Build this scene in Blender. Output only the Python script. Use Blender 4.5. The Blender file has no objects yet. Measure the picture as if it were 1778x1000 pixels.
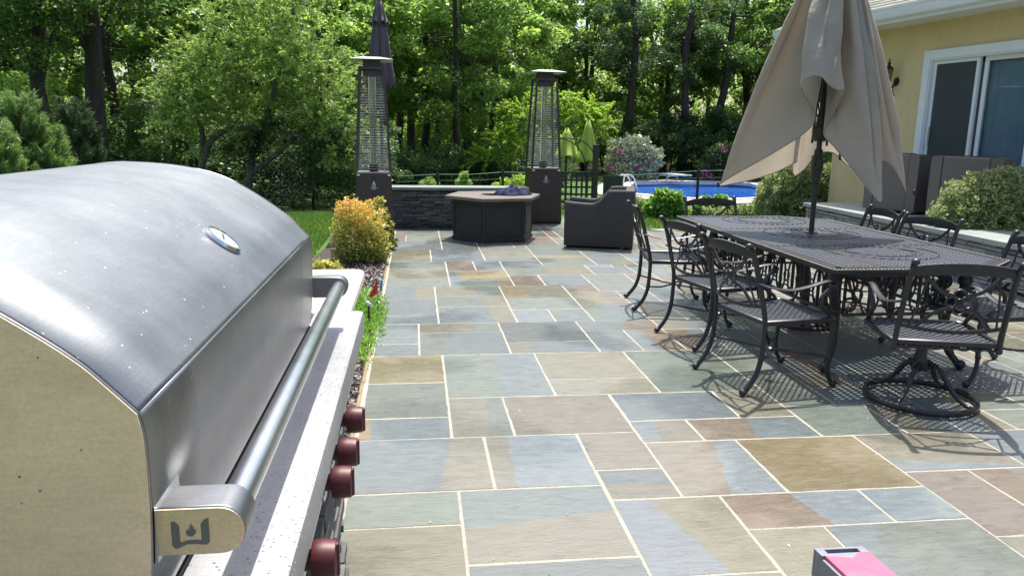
import bpy, bmesh, math, random
import numpy as np
from mathutils import Vector, Matrix
R = math.radians
SC = bpy.context.scene
COL = SC.collection
# ------------------------------------------------------------------ camera
FPX, PW, PH = 1340.0, 1778.0, 1000.0
YAW, PITCH, ROLL, EYE = R(7.16315), R(11.68209), R(0.85672), 1.5
fw = Vector((math.sin(YAW)*math.cos(PITCH), math.cos(YAW)*math.cos(PITCH), -math.sin(PITCH)))
rt = Vector((math.cos(YAW), -math.sin(YAW), 0)); up = rt.cross(fw)
rt, up = rt*math.cos(ROLL)+up*math.sin(ROLL), -rt*math.sin(ROLL)+up*math.cos(ROLL)
CP = Vector((0, 0, EYE))
cd = bpy.data.cameras.new("Camera"); cam = bpy.data.objects.new("Camera", cd); COL.objects.link(cam)
cd.sensor_width = 36; cd.lens = FPX/PW*36; cd.clip_start = .02; cd.clip_end = 600
cam.matrix_world = Matrix(((rt.x, up.x, -fw.x, 0), (rt.y, up.y, -fw.y, 0), (rt.z, up.z, -fw.z, EYE), (0, 0, 0, 1)))
SC.camera = cam
def ray(x, y): return fw*FPX+rt*(x-889)-up*(y-500)
def gp(x, y, z=0.0):
    d = ray(x, y); return CP+d*((z-EYE)/d.z)
def ay(x, y, Y):
    d = ray(x, y); return CP+d*(Y/d.y)
def ax(x, y, X):
    d = ray(x, y); return CP+d*(X/d.x)
# ------------------------------------------------------------------ sky, sun, exposure
SUNV = Vector((0.12, 0.36, 1.0)).normalized()          # towards the sun
w = bpy.data.worlds.new("World"); SC.world = w; w.use_nodes = True
nt = w.node_tree; nt.nodes.clear()
sky = nt.nodes.new('ShaderNodeTexSky'); sky.sky_type = 'NISHITA'; sky.sun_disc = False
sky.sun_elevation = math.asin(SUNV.z); sky.sun_rotation = math.atan2(SUNV.x, SUNV.y)
sky.air_density = 1.0; sky.dust_density = 3.4; sky.ozone_density = 1.0
bg = nt.nodes.new('ShaderNodeBackground'); bg.inputs[1].default_value = .15
wo = nt.nodes.new('ShaderNodeOutputWorld')
nt.links.new(sky.outputs[0], bg.inputs[0]); nt.links.new(bg.outputs[0], wo.inputs[0])
sl = bpy.data.lights.new("Sun", 'SUN'); sl.energy = 4.2; sl.angle = R(.5); sl.color = (1, .95, .86)
so = bpy.data.objects.new("Sun", sl); COL.objects.link(so)
so.rotation_euler = SUNV.to_track_quat('Z', 'Y').to_euler()
SC.view_settings.view_transform = 'Standard'; SC.view_settings.look = 'None'
SC.view_settings.exposure = 0.88; SC.view_settings.gamma = 1
SC.render.engine = 'CYCLES'
SC.cycles.max_bounces = 6; SC.cycles.transparent_max_bounces = 12
# ------------------------------------------------------------------ helpers
def cr(pts, n=6, closed=False):
    """catmull-rom through pts"""
    P = [Vector(p) for p in pts]; out = []
    N = len(P)
    segs = N if closed else N-1
    for i in range(segs):
        if closed: p0, p1, p2, p3 = P[(i-1) % N], P[i], P[(i+1) % N], P[(i+2) % N]
        else: p0, p1, p2, p3 = P[max(i-1, 0)], P[i], P[i+1], P[min(i+2, N-1)]
        for k in range(n):
            t = k/n
            out.append(.5*((2*p1)+(p2-p0)*t+(2*p0-5*p1+4*p2-p3)*t*t+(3*p1-p0-3*p2+p3)*t**3))
    if not closed: out.append(P[-1])
    return out
class MB:
    def __init__(s): s.v = []; s.f = []
    def add(s, vs, fs):
        o = len(s.v); s.v += [tuple(v) for v in vs]; s.f += [tuple(i+o for i in f) for f in fs]; return s
    def box(s, c, d, rz=0, rx=0, ry=0):
        m = Matrix.Rotation(rz, 3, 'Z') @ Matrix.Rotation(ry, 3, 'Y') @ Matrix.Rotation(rx, 3, 'X')
        c = Vector(c); h = Vector(d)/2
        vs = [c+m @ Vector((a*h.x, b*h.y, e*h.z)) for a in (-1, 1) for b in (-1, 1) for e in (-1, 1)]
        return s.add(vs, [(0, 1, 3, 2), (4, 6, 7, 5), (0, 4, 5, 1), (2, 3, 7, 6), (0, 2, 6, 4), (1, 5, 7, 3)])
    def bb(s, x0, x1, y0, y1, z0, z1): return s.box(((x0+x1)/2, (y0+y1)/2, (z0+z1)/2), (abs(x1-x0), abs(y1-y0), abs(z1-z0)))
    def bar(s, a, b, wd, th, upv=(0, 0, 1)):
        a = Vector(a); b = Vector(b); t = (b-a).normalized(); u = Vector(upv)
        sd = t.cross(u)
        if sd.length < 1e-4: sd = t.cross(Vector((1, 0, 0)))
        sd.normalize(); u = sd.cross(t)
        vs = []
        for p in (a, b):
            for i, j in ((-1, -1), (1, -1), (1, 1), (-1, 1)): vs.append(p+sd*i*wd/2+u*j*th/2)
        return s.add(vs, [(0, 1, 2, 3), (7, 6, 5, 4), (0, 4, 5, 1), (1, 5, 6, 2), (2, 6, 7, 3), (3, 7, 4, 0)])
    def tube(s, pts, r, n=8, closed=False, flat=None, upv=None, twist=0):
        P = [Vector(p) for p in pts]; N = len(P)
        rr = r if isinstance(r, (list, tuple)) else [r]*N
        if len(rr) != N: rr = [rr[0]+(rr[-1]-rr[0])*i/(N-1) if len(rr) == 2 else rr[min(len(rr)-1, int(i*len(rr)/N))] for i in range(N)]
        u = None; vs = []; fs = []
        for i, p in enumerate(P):
            t = (P[(i+1) % N]-P[i-1]) if closed else (P[min(i+1, N-1)]-P[max(i-1, 0)])
            if t.length < 1e-9: t = Vector((0, 0, 1))
            t.normalize()
            if upv is not None: u = Vector(upv)
            elif u is None: u = Vector((0, 0, 1)) if abs(t.z) < .9 else Vector((1, 0, 0))
            u = (u-t*u.dot(t))
            if u.length < 1e-5: u = t.orthogonal()
            u.normalize(); sd = t.cross(u)
            for k in range(n):
                a = 2*math.pi*k/n+twist*i
                fx, fy = (1, 1) if flat is None else flat
                vs.append(p+(sd*math.cos(a)*fx+u*math.sin(a)*fy)*rr[i])
        for i in range(N if closed else N-1):
            for k in range(n):
                a = i*n+k; b = i*n+(k+1) % n; c = ((i+1) % N)*n+(k+1) % n; d = ((i+1) % N)*n+k
                fs.append((a, b, c, d))
        if not closed:
            fs.append(tuple(range(n-1, -1, -1))); fs.append(tuple((N-1)*n+k for k in range(n)))
        return s.add(vs, fs)
    def lathe(s, prof, n=20, c=(0, 0, 0), axis=None):
        """prof: (r,z) list; axis optional 3x3 matrix"""
        c = Vector(c); vs = []; fs = []
        for r_, z in prof:
            for k in range(n):
                a = 2*math.pi*k/n; p = Vector((r_*math.cos(a), r_*math.sin(a), z))
                if axis is not None: p = axis @ p
                vs.append(c+p)
        for i in range(len(prof)-1):
            for k in range(n): fs.append((i*n+k, i*n+(k+1) % n, (i+1)*n+(k+1) % n, (i+1)*n+k))
        fs.append(tuple(range(n-1, -1, -1))); fs.append(tuple((len(prof)-1)*n+k for k in range(n)))
        return s.add(vs, fs)
    def prism(s, poly, z0, z1, fn=None):
        """poly: 2D outline, extruded in z, optional map fn((x,y,z))->point"""
        n = len(poly); fn = fn or (lambda p: p)
        vs = [fn((x, y, z0)) for x, y in poly]+[fn((x, y, z1)) for x, y in poly]
        fs = [tuple(range(n-1, -1, -1)), tuple(range(n, 2*n))]+[(i, (i+1) % n, n+(i+1) % n, n+i) for i in range(n)]
        return s.add(vs, fs)
    def ball(s, c, r, n=10, sz=(1, 1, 1)):
        m = n//2+1
        prof = [(max(1e-4, math.sin(math.pi*i/m))*r, -math.cos(math.pi*i/m)*r) for i in range(m+1)]
        o = len(s.v); s.lathe(prof, n)
        for i in range(o, len(s.v)):
            v = s.v[i]; s.v[i] = (v[0]*sz[0]+c[0], v[1]*sz[1]+c[1], v[2]*sz[2]+c[2])
        return s
    def grid(s, rows, closed_u=False):
        """rows: list of equal-length point lists"""
        o = len(s.v); m = len(rows[0])
        for r_ in rows: s.v += [tuple(p) for p in r_]
        for i in range(len(rows)-1):
            for k in range(m if closed_u else m-1):
                s.f.append((o+i*m+k, o+i*m+(k+1) % m, o+(i+1)*m+(k+1) % m, o+(i+1)*m+k))
        return s
def smooth(me, ang=40):
    me.polygons.foreach_set('use_smooth', [True]*len(me.polygons))
    try: me.set_sharp_from_angle(angle=R(ang))
    except Exception: pass
def obj(name, mb, mat, parent=None, sm=40, bevel=0, world=False, solid=0, kind=None, fixn=True):
    me = bpy.data.meshes.new(name)
    vs = mb.v
    if world and parent is not None:
        L = parent.matrix_world.inverted() if False else None
        ox, oy, oz = parent.location; vs = [(x-ox, y-oy, z-oz) for x, y, z in vs]
    me.from_pydata(vs, [], mb.f)
    if fixn:
        b = bmesh.new(); b.from_mesh(me); bmesh.ops.recalc_face_normals(b, faces=b.faces); b.to_mesh(me); b.free()
    if sm: smooth(me, sm)
    if mat: me.materials.append(mat)
    o = bpy.data.objects.new(name, me); COL.objects.link(o)
    if parent is not None: o.parent = parent
    if solid:
        m = o.modifiers.new('s', 'SOLIDIFY'); m.thickness = solid; m.offset = 0
    if bevel:
        m = o.modifiers.new('b', 'BEVEL'); m.width = bevel; m.segments = 2; m.limit_method = 'ANGLE'; m.angle_limit = R(50); m.harden_normals = False
    if kind: o['kind'] = kind
    return o
def tag(o, label, cat, group=None, kind=None):
    if label: o['label'] = label
    if cat: o['category'] = cat
    if group: o['group'] = group
    if kind: o['kind'] = kind
    return o
def thing(name, label, cat, loc=(0, 0, 0), rz=0, group=None):
    o = bpy.data.objects.new(name, None); COL.objects.link(o); o.empty_display_size = .1
    o.location = loc; o.rotation_euler = (0, 0, rz); return tag(o, label, cat, group)
def children(o): return [c for c in bpy.data.objects if c.parent == o]
def dup(o, loc, rz, label=None, scale=None, parent=None):
    c = o.copy(); COL.objects.link(c); c.parent = parent
    if parent is None:
        c.location = loc; c.rotation_euler = (0, 0, rz)
        if scale: c.scale = scale if isinstance(scale, tuple) else (scale,)*3
        if label: c['label'] = label
    for ch in children(o): dup(ch, None, None, parent=c)
    return c
# ------------------------------------------------------------------ materials
def N(nt, t, **k):
    n = nt.nodes.new(t)
    for a, b in k.items():
        if a.startswith('i_'): n.inputs[a[2:].replace('_', ' ')].default_value = b
        else: setattr(n, a, b)
    return n
def ramp(nt, fac, stops, interp='LINEAR'):
    n = nt.nodes.new('ShaderNodeValToRGB'); n.color_ramp.interpolation = interp
    e = n.color_ramp.elements
    while len(e) < len(stops): e.new(.5)
    for i, (p, c) in enumerate(stops):
        e[i].position = p; e[i].color = (c[0], c[1], c[2], 1) if isinstance(c, (tuple, list)) else (c, c, c, 1)
    nt.links.new(fac, n.inputs[0]); return n.outputs[0]
def newmat(name):
    m = bpy.data.materials.new(name); m.use_nodes = True
    return m, m.node_tree, m.node_tree.nodes['Principled BSDF']
def coords(nt, scale=(1, 1, 1), kind='Object', rot=(0, 0, 0)):
    tc = nt.nodes.new('ShaderNodeTexCoord'); mp = nt.nodes.new('ShaderNodeMapping')
    mp.inputs['Scale'].default_value = scale; mp.inputs['Rotation'].default_value = rot
    nt.links.new(tc.outputs[kind], mp.inputs[0]); return mp.outputs[0]
def noise(nt, vec, scale, detail=4, rough=.55, dist=0):
    n = nt.nodes.new('ShaderNodeTexNoise'); n.inputs['Scale'].default_value = scale
    n.inputs['Detail'].default_value = detail; n.inputs['Roughness'].default_value = rough; n.inputs['Distortion'].default_value = dist
    if vec is not None: nt.links.new(vec, n.inputs['Vector'])
    return n.outputs['Fac']
def mix(nt, fac, a, b, mode='MIX'):
    n = nt.nodes.new('ShaderNodeMix'); n.data_type = 'RGBA'; n.blend_type = mode
    for i, v in ((0, fac), (6, a), (7, b)):
        if hasattr(v, 'node'): nt.links.new(v, n.inputs[i])
        else: n.inputs[i].default_value = v if i == 0 or len(v) == 4 else (*v, 1)
    return n.outputs[2]
def bump(nt, b, h, strength=.3, dist=.01, prev=None):
    n = nt.nodes.new('ShaderNodeBump'); n.inputs['Strength'].default_value = strength; n.inputs['Distance'].default_value = dist
    nt.links.new(h, n.inputs['Height'])
    if prev is not None: nt.links.new(prev, n.inputs['Normal'])
    nt.links.new(n.outputs[0], b.inputs['Normal']); return n.outputs[0]
def pm(name, c1, c2=None, rough=.5, metal=0, sc=8, stretch=(1, 1, 1), r2=None, bs=.15, bsc=60, bd=.003, spec=.5, coat=0):
    m, nt, b = newmat(name); c2 = c2 or tuple(x*.75 for x in c1)
    v = coords(nt, stretch)
    f = noise(nt, v, sc, 5, .6)
    nt.links.new(ramp(nt, f, [(.3, c1), (.7, c2)]), b.inputs['Base Color'])
    nt.links.new(ramp(nt, noise(nt, v, sc*2.3, 4), [(.3, rough), (.7, r2 if r2 is not None else rough*1.25)]), b.inputs['Roughness'])
    b.inputs['Metallic'].default_value = metal; b.inputs['Specular IOR Level'].default_value = spec
    b.inputs['Coat Weight'].default_value = coat
    if bs: bump(nt, b, noise(nt, v, bsc, 4), bs, bd)
    return m
def leafmat(name, stops, rough=.45, trans=.4, tint=1.6, spec=.35):
    """leaf colour from the per-leaf 'tone' number, light passes through"""
    m, nt, b = newmat(name)
    a = nt.nodes.new('ShaderNodeAttribute'); a.attribute_name = 'tone'
    oi = nt.nodes.new('ShaderNodeObjectInfo')
    ma = nt.nodes.new('ShaderNodeMath'); ma.operation = 'MULTIPLY_ADD'; ma.inputs[1].default_value = .16; 
    nt.links.new(oi.outputs['Random'], ma.inputs[0]); nt.links.new(a.outputs['Fac'], ma.inputs[2])
    sb = nt.nodes.new('ShaderNodeMath'); sb.operation = 'SUBTRACT'; sb.inputs[1].default_value = .08; nt.links.new(ma.outputs[0], sb.inputs[0])
    c = ramp(nt, sb.outputs[0], [(p_, tuple(k_*.86+.14*(x_*.35+y_*.5+z_*.15) for k_ in (x_, y_, z_))) for p_, (x_, y_, z_) in stops])
    nt.links.new(c, b.inputs['Base Color']); b.inputs['Roughness'].default_value = rough; b.inputs['Specular IOR Level'].default_value = spec
    tr = nt.nodes.new('ShaderNodeBsdfTranslucent')
    tc = mix(nt, 1.0, c, (1.0*tint, 1.0*tint, .72*tint), 'MULTIPLY'); nt.links.new(tc, tr.inputs[0])
    ms = nt.nodes.new('ShaderNodeMixShader'); ms.inputs[0].default_value = trans
    nt.links.new(b.outputs[0], ms.inputs[1]); nt.links.new(tr.outputs[0], ms.inputs[2])
    nt.links.new(ms.outputs[0], nt.nodes['Material Output'].inputs[0])
    return m
def qmesh(name, V, tone, mat):
    V = np.asarray(V, dtype=np.float32).reshape(-1, 3); n = len(V)//4
    me = bpy.data.meshes.new(name); me.vertices.add(4*n); me.vertices.foreach_set('co', V.ravel())
    me.loops.add(4*n); me.loops.foreach_set('vertex_index', np.arange(4*n, dtype=np.int32))
    me.polygons.add(n); me.polygons.foreach_set('loop_start', np.arange(0, 4*n, 4, dtype=np.int32))
    try: me.polygons.foreach_set('loop_total', np.full(n, 4, dtype=np.int32))
    except Exception: pass
    at = me.attributes.new('tone', 'FLOAT', 'FACE'); at.data.foreach_set('value', np.asarray(tone, dtype=np.float32))
    me.materials.append(mat); me.update(calc_edges=True); return me
def leafquads(P, size, asp, rng, upbias=.5, dirs=None, droop=0.0, fold=.18, sizevar=.35):
    """diamond leaves at points P"""
    n = len(P)
    d = rng.normal(size=(n, 3)) if dirs is None else dirs+rng.normal(size=(n, 3))*.45
    d[:, 2] *= .6; d[:, 2] -= droop
    d /= np.linalg.norm(d, axis=1)[:, None]+1e-9
    nr = rng.normal(size=(n, 3))*(1-upbias); nr[:, 2] += upbias*1.6
    s = np.cross(d, nr); s /= np.linalg.norm(s, axis=1)[:, None]+1e-9
    nn = np.cross(s, d)
    L = size*(1+sizevar*rng.uniform(-1, 1, n))[:, None]; W = L*asp
    V = np.empty((n, 4, 3)); V[:, 0] = P-d*L*.5; V[:, 1] = P+s*W*.5+nn*W*fold-d*L*.05; V[:, 2] = P+d*L*.5; V[:, 3] = P-s*W*.5+nn*W*fold-d*L*.05
    return V
# ================================================================== SETTING: ground
GX, GY, U, W_ = -.30, 2.45, .1553, .1425
POOL = [gp(x, y, -.5) for x, y in ((1100, 338), (1092, 328), (1102, 318.5), (1180, 317.5), (1265, 318), (1302, 321), (1325, 327), (1335, 336), (1330, 345), (1240, 349), (1150, 343))]
def terr_z(x, y):
    t = max(0, min(1, (y-12.3)/8.5)); t = t*t*(3-2*t)
    if x < -2: t *= max(.3, 1-(-2-x)/12)
    return -.012-.5*t
def inpoly(x, y, P):
    c = False; n = len(P)
    for i in range(n):
        a, b = P[i], P[(i+1) % n]
        if (a[1] > y) != (b[1] > y) and x < (b[0]-a[0])*(y-a[1])/(b[1]-a[1])+a[0]: c = not c
    return c
def grow(P, d):
    cx = sum(p[0] for p in P)/len(P); cy = sum(p[1] for p in P)/len(P)
    out = []; n = len(P)
    for i in range(n):
        a = Vector((P[i-1][0], P[i-1][1])); b = Vector((P[i][0], P[i][1])); c = Vector((P[(i+1) % n][0], P[(i+1) % n][1]))
        t = ((b-a).normalized()+(c-b).normalized()).normalized(); nn = Vector((t.y, -t.x))
        if (b+nn*.1-Vector((cx, cy))).length < (b-Vector((cx, cy))).length: nn = -nn
        out.append((b+nn*d).to_tuple())
    return out
# lawn / forest floor
m, nt, b = newmat('lawn_ground')
v = coords(nt)
f1 = noise(nt, v, .35, 5, .6); f2 = noise(nt, v, 9, 6, .7)
g1 = ramp(nt, f2, [(.3, (.035, .075, .012)), (.7, (.085, .16, .028))])
fl = ramp(nt, f2, [(.3, (.045, .035, .02)), (.7, (.10, .08, .045))])
sx = nt.nodes.new('ShaderNodeSeparateXYZ'); nt.links.new(v, sx.inputs[0])
ad = nt.nodes.new('ShaderNodeMath'); ad.operation = 'MULTIPLY_ADD'; ad.inputs[1].default_value = 9; nt.links.new(f1, ad.inputs[0]); nt.links.new(sx.outputs[1], ad.inputs[2])
wm = ramp(nt, ad.outputs[0], [(0, 0), (1, 1)])
mr = nt.nodes.new('ShaderNodeMapRange'); mr.inputs[1].default_value = 35; mr.inputs[2].default_value = 39; nt.links.new(ad.outputs[0], mr.inputs[0])
nt.links.new(mix(nt, mr.outputs[0], g1, fl), b.inputs['Base Color']); b.inputs['Roughness'].default_value = .95
bump(nt, b, f2, .8, .05)
M_LAWN = m
ys = list(np.arange(-14, 12, 2.0))+list(np.arange(12, 40, .5))+[45, 55, 70, 100, 160, 300]
xs = [-200, -90, -50, -30, -20]+list(np.arange(-16, 24, .5))+[26, 32, 40, 60, 120, 250]
inner = grow(POOL, -.1)
g = MB(); rows = []
for y in ys: rows.append([(x, y, -2.2 if inpoly(x, y, POOL) else terr_z(x, y)) for x in xs])
g.grid(rows); o = obj('ground', g, M_LAWN, sm=60, fixn=False, kind='structure')
# ------------------------------------------------------------------ flagstone patio
BG, GG, OT, OC, PK, TN, BR, LB, DG = (.128, .154, .160), (.135, .158, .138), (.172, .166, .120), (.196, .162, .092), (.172, .153, .130), (.166, .161, .132), (.158, .128, .098), (.158, .186, .200), (.098, .116, .112)
STONES = {}
def S(i0, i1, j0, j1, c, c2=None, cut=None): STONES[(i0, i1, j0, j1)] = (c, c2, cut)
# cut: (u0,u1) fractions along the near and far edge where the second tone begins (left->right), or ('h', v0, v1) front/back split
S(0,3,2,4,GG); S(0,3,-3,2,LB,OT,(.0,.0)); S(3,7,0,4,BG,TN,('h',.44,.62)); S(3,7,-4,0,BG); S(0,4,4,8,BG,TN,(.62,.74)); S(4,7,4,8,TN,LB,(.2,.22))
S(7,9,5,8,TN); S(7,9,3,5,TN,BG,('h2',.5,.45)); S(7,10,-1,3,LB,OT,(.62,.33)); S(9,12,3,7,PK,LB,(.47,.76)); S(10,14,1,3,BR,LB,(.58,.50)); S(14,16,1,3,LB)
S(12,16,3,7,OC); S(16,20,4,7,TN,LB,('h',.28,.05)); S(16,18,0,4,PK); S(9,11,7,9,LB,TN,(.3,.42)); S(11,15,7,9,BR,BG,(.45,.55)); S(15,18,7,10,GG); S(13,15,9,12,OT)
S(7,10,-5,-1,OT); S(10,12,-3,1,OT); S(12,16,-3,1,BG,GG,(.2,.3)); S(16,18,-4,0,TN); S(18,20,1,4,BR,PK,(.5,.6)); S(18,21,-2,1,TN); S(20,23,4,7,BG); S(20,22,1,4,TN); S(18,20,7,10,TN,BG,(.6,.5))
S(0,3,14,18,OC); S(0,3,10,14,GG); S(0,3,8,10,OC,BG,(.12,.1)); S(3,7,12,18,GG,BG,(.5,.55)); S(3,5,8,12,TN,GG,(.6,.7)); S(5,9,8,12,PK); S(7,11,14,18,TN); S(7,11,12,14,TN,OT,(.5,.6))
S(11,15,12,18,GG); S(15,18,14,18,GG,BG,(.5,.5)); S(9,13,9,12,BG); S(15,17,10,14,GG)
S(0,2,20,24,BG); S(0,2,18,20,BG); S(2,6,22,24,OT,GG,(.6,.7)); S(2,6,18,22,GG,BG,(.3,.4)); S(6,10,20,24,DG); S(6,10,18,20,TN,BG,(.22,.25)); S(10,14,22,24,BG,BR,(.55,.6)); S(10,12,18,22,BG); S(12,14,18,22,BG,BR,(.4,.45)); S(14,16,18,22,BR,BG,(.5,.6)); S(14,17,22,24,TN,BG,(.5,.5))
S(0,3,30,34,BG,OT,(.65,.6)); S(0,3,26,30,BG); S(0,3,24,26,BG); S(3,7,31,34,OT,GG,(.6,.6)); S(3,7,28,31,GG,OT,(.7,.7)); S(3,7,24,28,BG,OT,(.72,.7)); S(7,11,30,34,OC,OT,(.4,.3)); S(7,11,27,30,GG); S(7,9,24,27,LB); S(9,11,24,27,GG,BG,(.3,.3))
S(11,13,32,34,BG,BR,(.0,.4)); S(11,14,28,32,OT,PK,(.6,.6)); S(11,14,24,28,GG,BG,(.3,.3)); S(14,16,28,32,BG); S(14,16,24,28,OT,GG,(.4,.4))
S(0,4,41,44,BG); S(0,4,37,41,OT); S(0,4,34,37,GG); S(4,6,40,44,BR); S(6,8,40,44,BG); S(4,8,36,40,BG,OC,(.22,.12)); S(4,8,34,36,BG,BR,(.8,.7)); S(8,11,42,44,DG); S(8,14,38,42,GG,OT,(.5,.5)); S(8,10,34,38,BR); S(10,13,34,38,BG); S(14,17,38,41,BG); S(13,16,32,38,GG)
S(0,4,50,53,BG,TN,('h',.3,.3)); S(0,3,46,50,OT); S(0,3,44,46,OT); S(3,7,44,50,BG); S(4,7,50,54,BG,GG,(.5,.5)); S(7,11,49,51,BG); S(7,11,46,49,OT); S(7,11,44,46,BG); S(11,15,47,53,GG); S(11,15,45,47,OT); S(11,15,42,45,GG); S(15,18,45,49,BG); S(15,18,42,45,BG,OT,(.5,.5))
S(0,4,59,64,GG); S(1,4,55,59,GG); S(0,1,55,59,BR); S(0,4,53,55,BG)
rs = random.Random(11)
occ = set()
for (i0, i1, j0, j1) in STONES:
    for i in range(i0, i1):
        for j in range(j0, j1): occ.add((i, j))
NI, NJ0, NJ1 = 50, -20, 73
pal = [BG, GG, OT, TN, BG, GG, LB, PK, BR, OT, BG]
def patio_in(i, j):
    x = GX+(i+.5)*U; y = GY+(j+.5)*W_
    return y > -1.2 and x < 7.9 and (y < 11.58 or (1.5 < x < 2.9 and y < 12.8))
for j in range(NJ0, NJ1):
    for i in range(0, NI):
        if (i, j) in occ or not patio_in(i, j): continue
        wi, hj = rs.choice([(4, 4), (3, 2), (4, 2), (3, 3), (4, 3), (2, 2), (2, 3), (6, 4), (3, 4), (4, 6), (2, 4)])
        a = 0
        while a < wi and (i+a, j) not in occ and patio_in(i+a, j): a += 1
        h = 0
        while h < hj and all((i+q, j+h) not in occ and patio_in(i+q, j+h) for q in range(a)): h += 1
        if a == 0 or h == 0: continue
        c = rs.choice(pal); two = rs.random() < .3
        STONES[(i, i+a, j, j+h)] = (c, rs.choice(pal) if two else None, (rs.uniform(.2, .8), rs.uniform(.2, .8)) if two else None)
        for q in range(a):
            for r_ in range(h): occ.add((i+q, j+r_))
PG = [[], [], []]
def edge(a, b, n):  # hand cut edge
    return [(a[0]+(b[0]-a[0])*k/n+rs.uniform(-1, 1)*.0025, a[1]+(b[1]-a[1])*k/n+rs.uniform(-1, 1)*.0025) for k in range(n)]
pv, pf, pc = [], [], []
def poly(pts, z0, z1, col):
    o = len(pv); n = len(pts)
    pv.extend([(x, y, z1) for x, y in pts]); pv.extend([(x+(.0 if True else 0), y, z0) for x, y in pts])
    pf.append(tuple(range(o, o+n))); pc.append(col)
    for k in range(n): pf.append((o+k, o+n+k, o+n+(k+1) % n, o+(k+1) % n)); pc.append(col)
for (i0, i1, j0, j1), (c, c2, cut) in STONES.items():
    jt = .0072
    x0, x1, y0, y1 = GX+i0*U+jt, GX+i1*U-jt, GY+j0*W_+jt, GY+j1*W_-jt
    if i0 == 0: x0 -= .0
    jx = lambda: rs.uniform(-.0022, .0022)
    k = .83*rs.uniform(.88, 1.12); hue = [rs.uniform(.97, 1.03) for _ in range(3)]
    C1 = tuple(v_*k*h_ for v_, h_ in zip(c, hue)); z = rs.uniform(-.0008, .0008)
    A, B, C_, D = (x0+jx(), y0+jx()), (x1+jx(), y0+jx()), (x1+jx(), y1+jx()), (x0+jx(), y1+jx())
    ne = max(2, int((x1-x0)/.05)); nv = max(2, int((y1-y0)/.05))
    if not c2 or not cut: poly(edge(A, B, ne)+edge(B, C_, nv)+edge(C_, D, ne)+edge(D, A, nv), -.012, z, C1); continue
    C2 = tuple(v_*k for v_ in c2)
    L = lambda p, q, t: (p[0]+(q[0]-p[0])*t, p[1]+(q[1]-p[1])*t)
    if cut[0] == 'h':      # front part has the second tone
        P_, Q = L(A, D, cut[1]), L(B, C_, cut[2])
        poly([A, B, Q, P_], -.012, z, C2); poly([P_, Q, C_, D], -.012, z, C1)
    elif cut[0] == 'h2':
        P_, Q = L(A, D, cut[1]), L(B, C_, cut[2])
        poly([A, B, Q, P_], -.012, z, C1); poly([P_, Q, C_, D], -.012, z, C2)
    else:
        t0, t1 = max(.02, cut[0]), max(.02, cut[1])
        P_, Q = L(A, B, t0), L(D, C_, t1)
        wob = [(P_[0]+(Q[0]-P_[0])*k_/8+rs.uniform(-1, 1)*.009, P_[1]+(Q[1]-P_[1])*k_/8) for k_ in range(1, 8)]
        poly([A, P_]+wob+[Q, D], -.012, z, C1); poly([P_, B, C_, Q]+wob[::-1], -.012, z, C2)
me = bpy.data.meshes.new('patio_flagstones'); me.from_pydata(pv, [], pf)
at = me.attributes.new('col', 'FLOAT_COLOR', 'FACE'); at.data.foreach_set('color', np.array([(*c, 1) for c in pc], dtype=np.float32).ravel())
m, nt, b = newmat('bluestone')
a = nt.nodes.new('ShaderNodeAttribute'); a.attribute_name = 'col'
v = coords(nt); vs_ = coords(nt, (1, 3.2, 1))
big = noise(nt, v, 2.3, 4, .6, .6); cl = noise(nt, vs_, 9, 6, .65, .8); fine = noise(nt, v, 140, 3, .7)
c = mix(nt, ramp(nt, big, [(.40, 0), (.70, .12)]), a.outputs['Color'], (.195, .175, .125))
c = mix(nt, .45, c, ramp(nt, cl, [(.3, (.72, .72, .72)), (.7, (1.22, 1.22, 1.22))]), 'MULTIPLY')
c = mix(nt, .28, c, ramp(nt, fine, [(.3, (.6, .6, .6)), (.7, (1.3, 1.3, 1.3))]), 'MULTIPLY')
wet = ramp(nt, noise(nt, v, .8, 3, .5, .3), [(.50, 0), (.56, 1)])      # damp patches
c = mix(nt, wet, c, mix(nt, 1, c, (.95, .95, .95), 'MULTIPLY'))
nt.links.new(c, b.inputs['Base Color'])
rr = mix(nt, wet, ramp(nt, cl, [(.3, .36), (.7, .55)]), ramp(nt, cl, [(.3, .16), (.7, .36)]))
nt.links.new(rr, b.inputs['Roughness']); b.inputs['Specular IOR Level'].default_value = .5
hm = mix(nt, .35, cl, fine)
rdg = noise(nt, coords(nt, (1.2, 5, 1)), 11, 5, .6, 2.2); pn_ = bump(nt, b, rdg, .26, .010); bump(nt, b, hm, .25, .005, pn_)
me.materials.append(m); o = bpy.data.objects.new('patio_flagstones', me); COL.objects.link(o); o['kind'] = 'structure'
mm, nt, b = newmat('mortar'); v = coords(nt); f = noise(nt, v, 90, 5, .7); f0 = noise(nt, v, 7, 5, .7)
c = ramp(nt, f, [(.3, (.27, .25, .20)), (.7, (.47, .44, .37))]); c = mix(nt, .5, c, ramp(nt, f0, [(.35, (.55, .54, .50)), (.6, (1, 1, 1))]), 'MULTIPLY')
nt.links.new(c, b.inputs['Base Color']); b.inputs['Roughness'].default_value = .7; bump(nt, b, f, .8, .008)
g = MB().bb(-.32, GX+50*U, -1.2, 11.6, -.12, -.0012); g.bb(1.5, 3.0, 11.6, 12.9, -.12, -.0012); o = obj('patio_base', g, mm, sm=0, kind='structure')
# tan edging course along the planting bed
g = MB()
y = 2.0
while y < 10.6:
    l = rs.uniform(.28, .5); g.box((-.326+rs.uniform(-.003, .003), y+l/2, -.022), (.022, l-.008, .052), rz=rs.uniform(-.006, .006)); y += l
obj('patio_edging', g, pm('sandstone_edge', (.27, .20, .12), (.20, .145, .09), .8, bs=.5), kind='structure', bevel=.004, sm=0)
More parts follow.
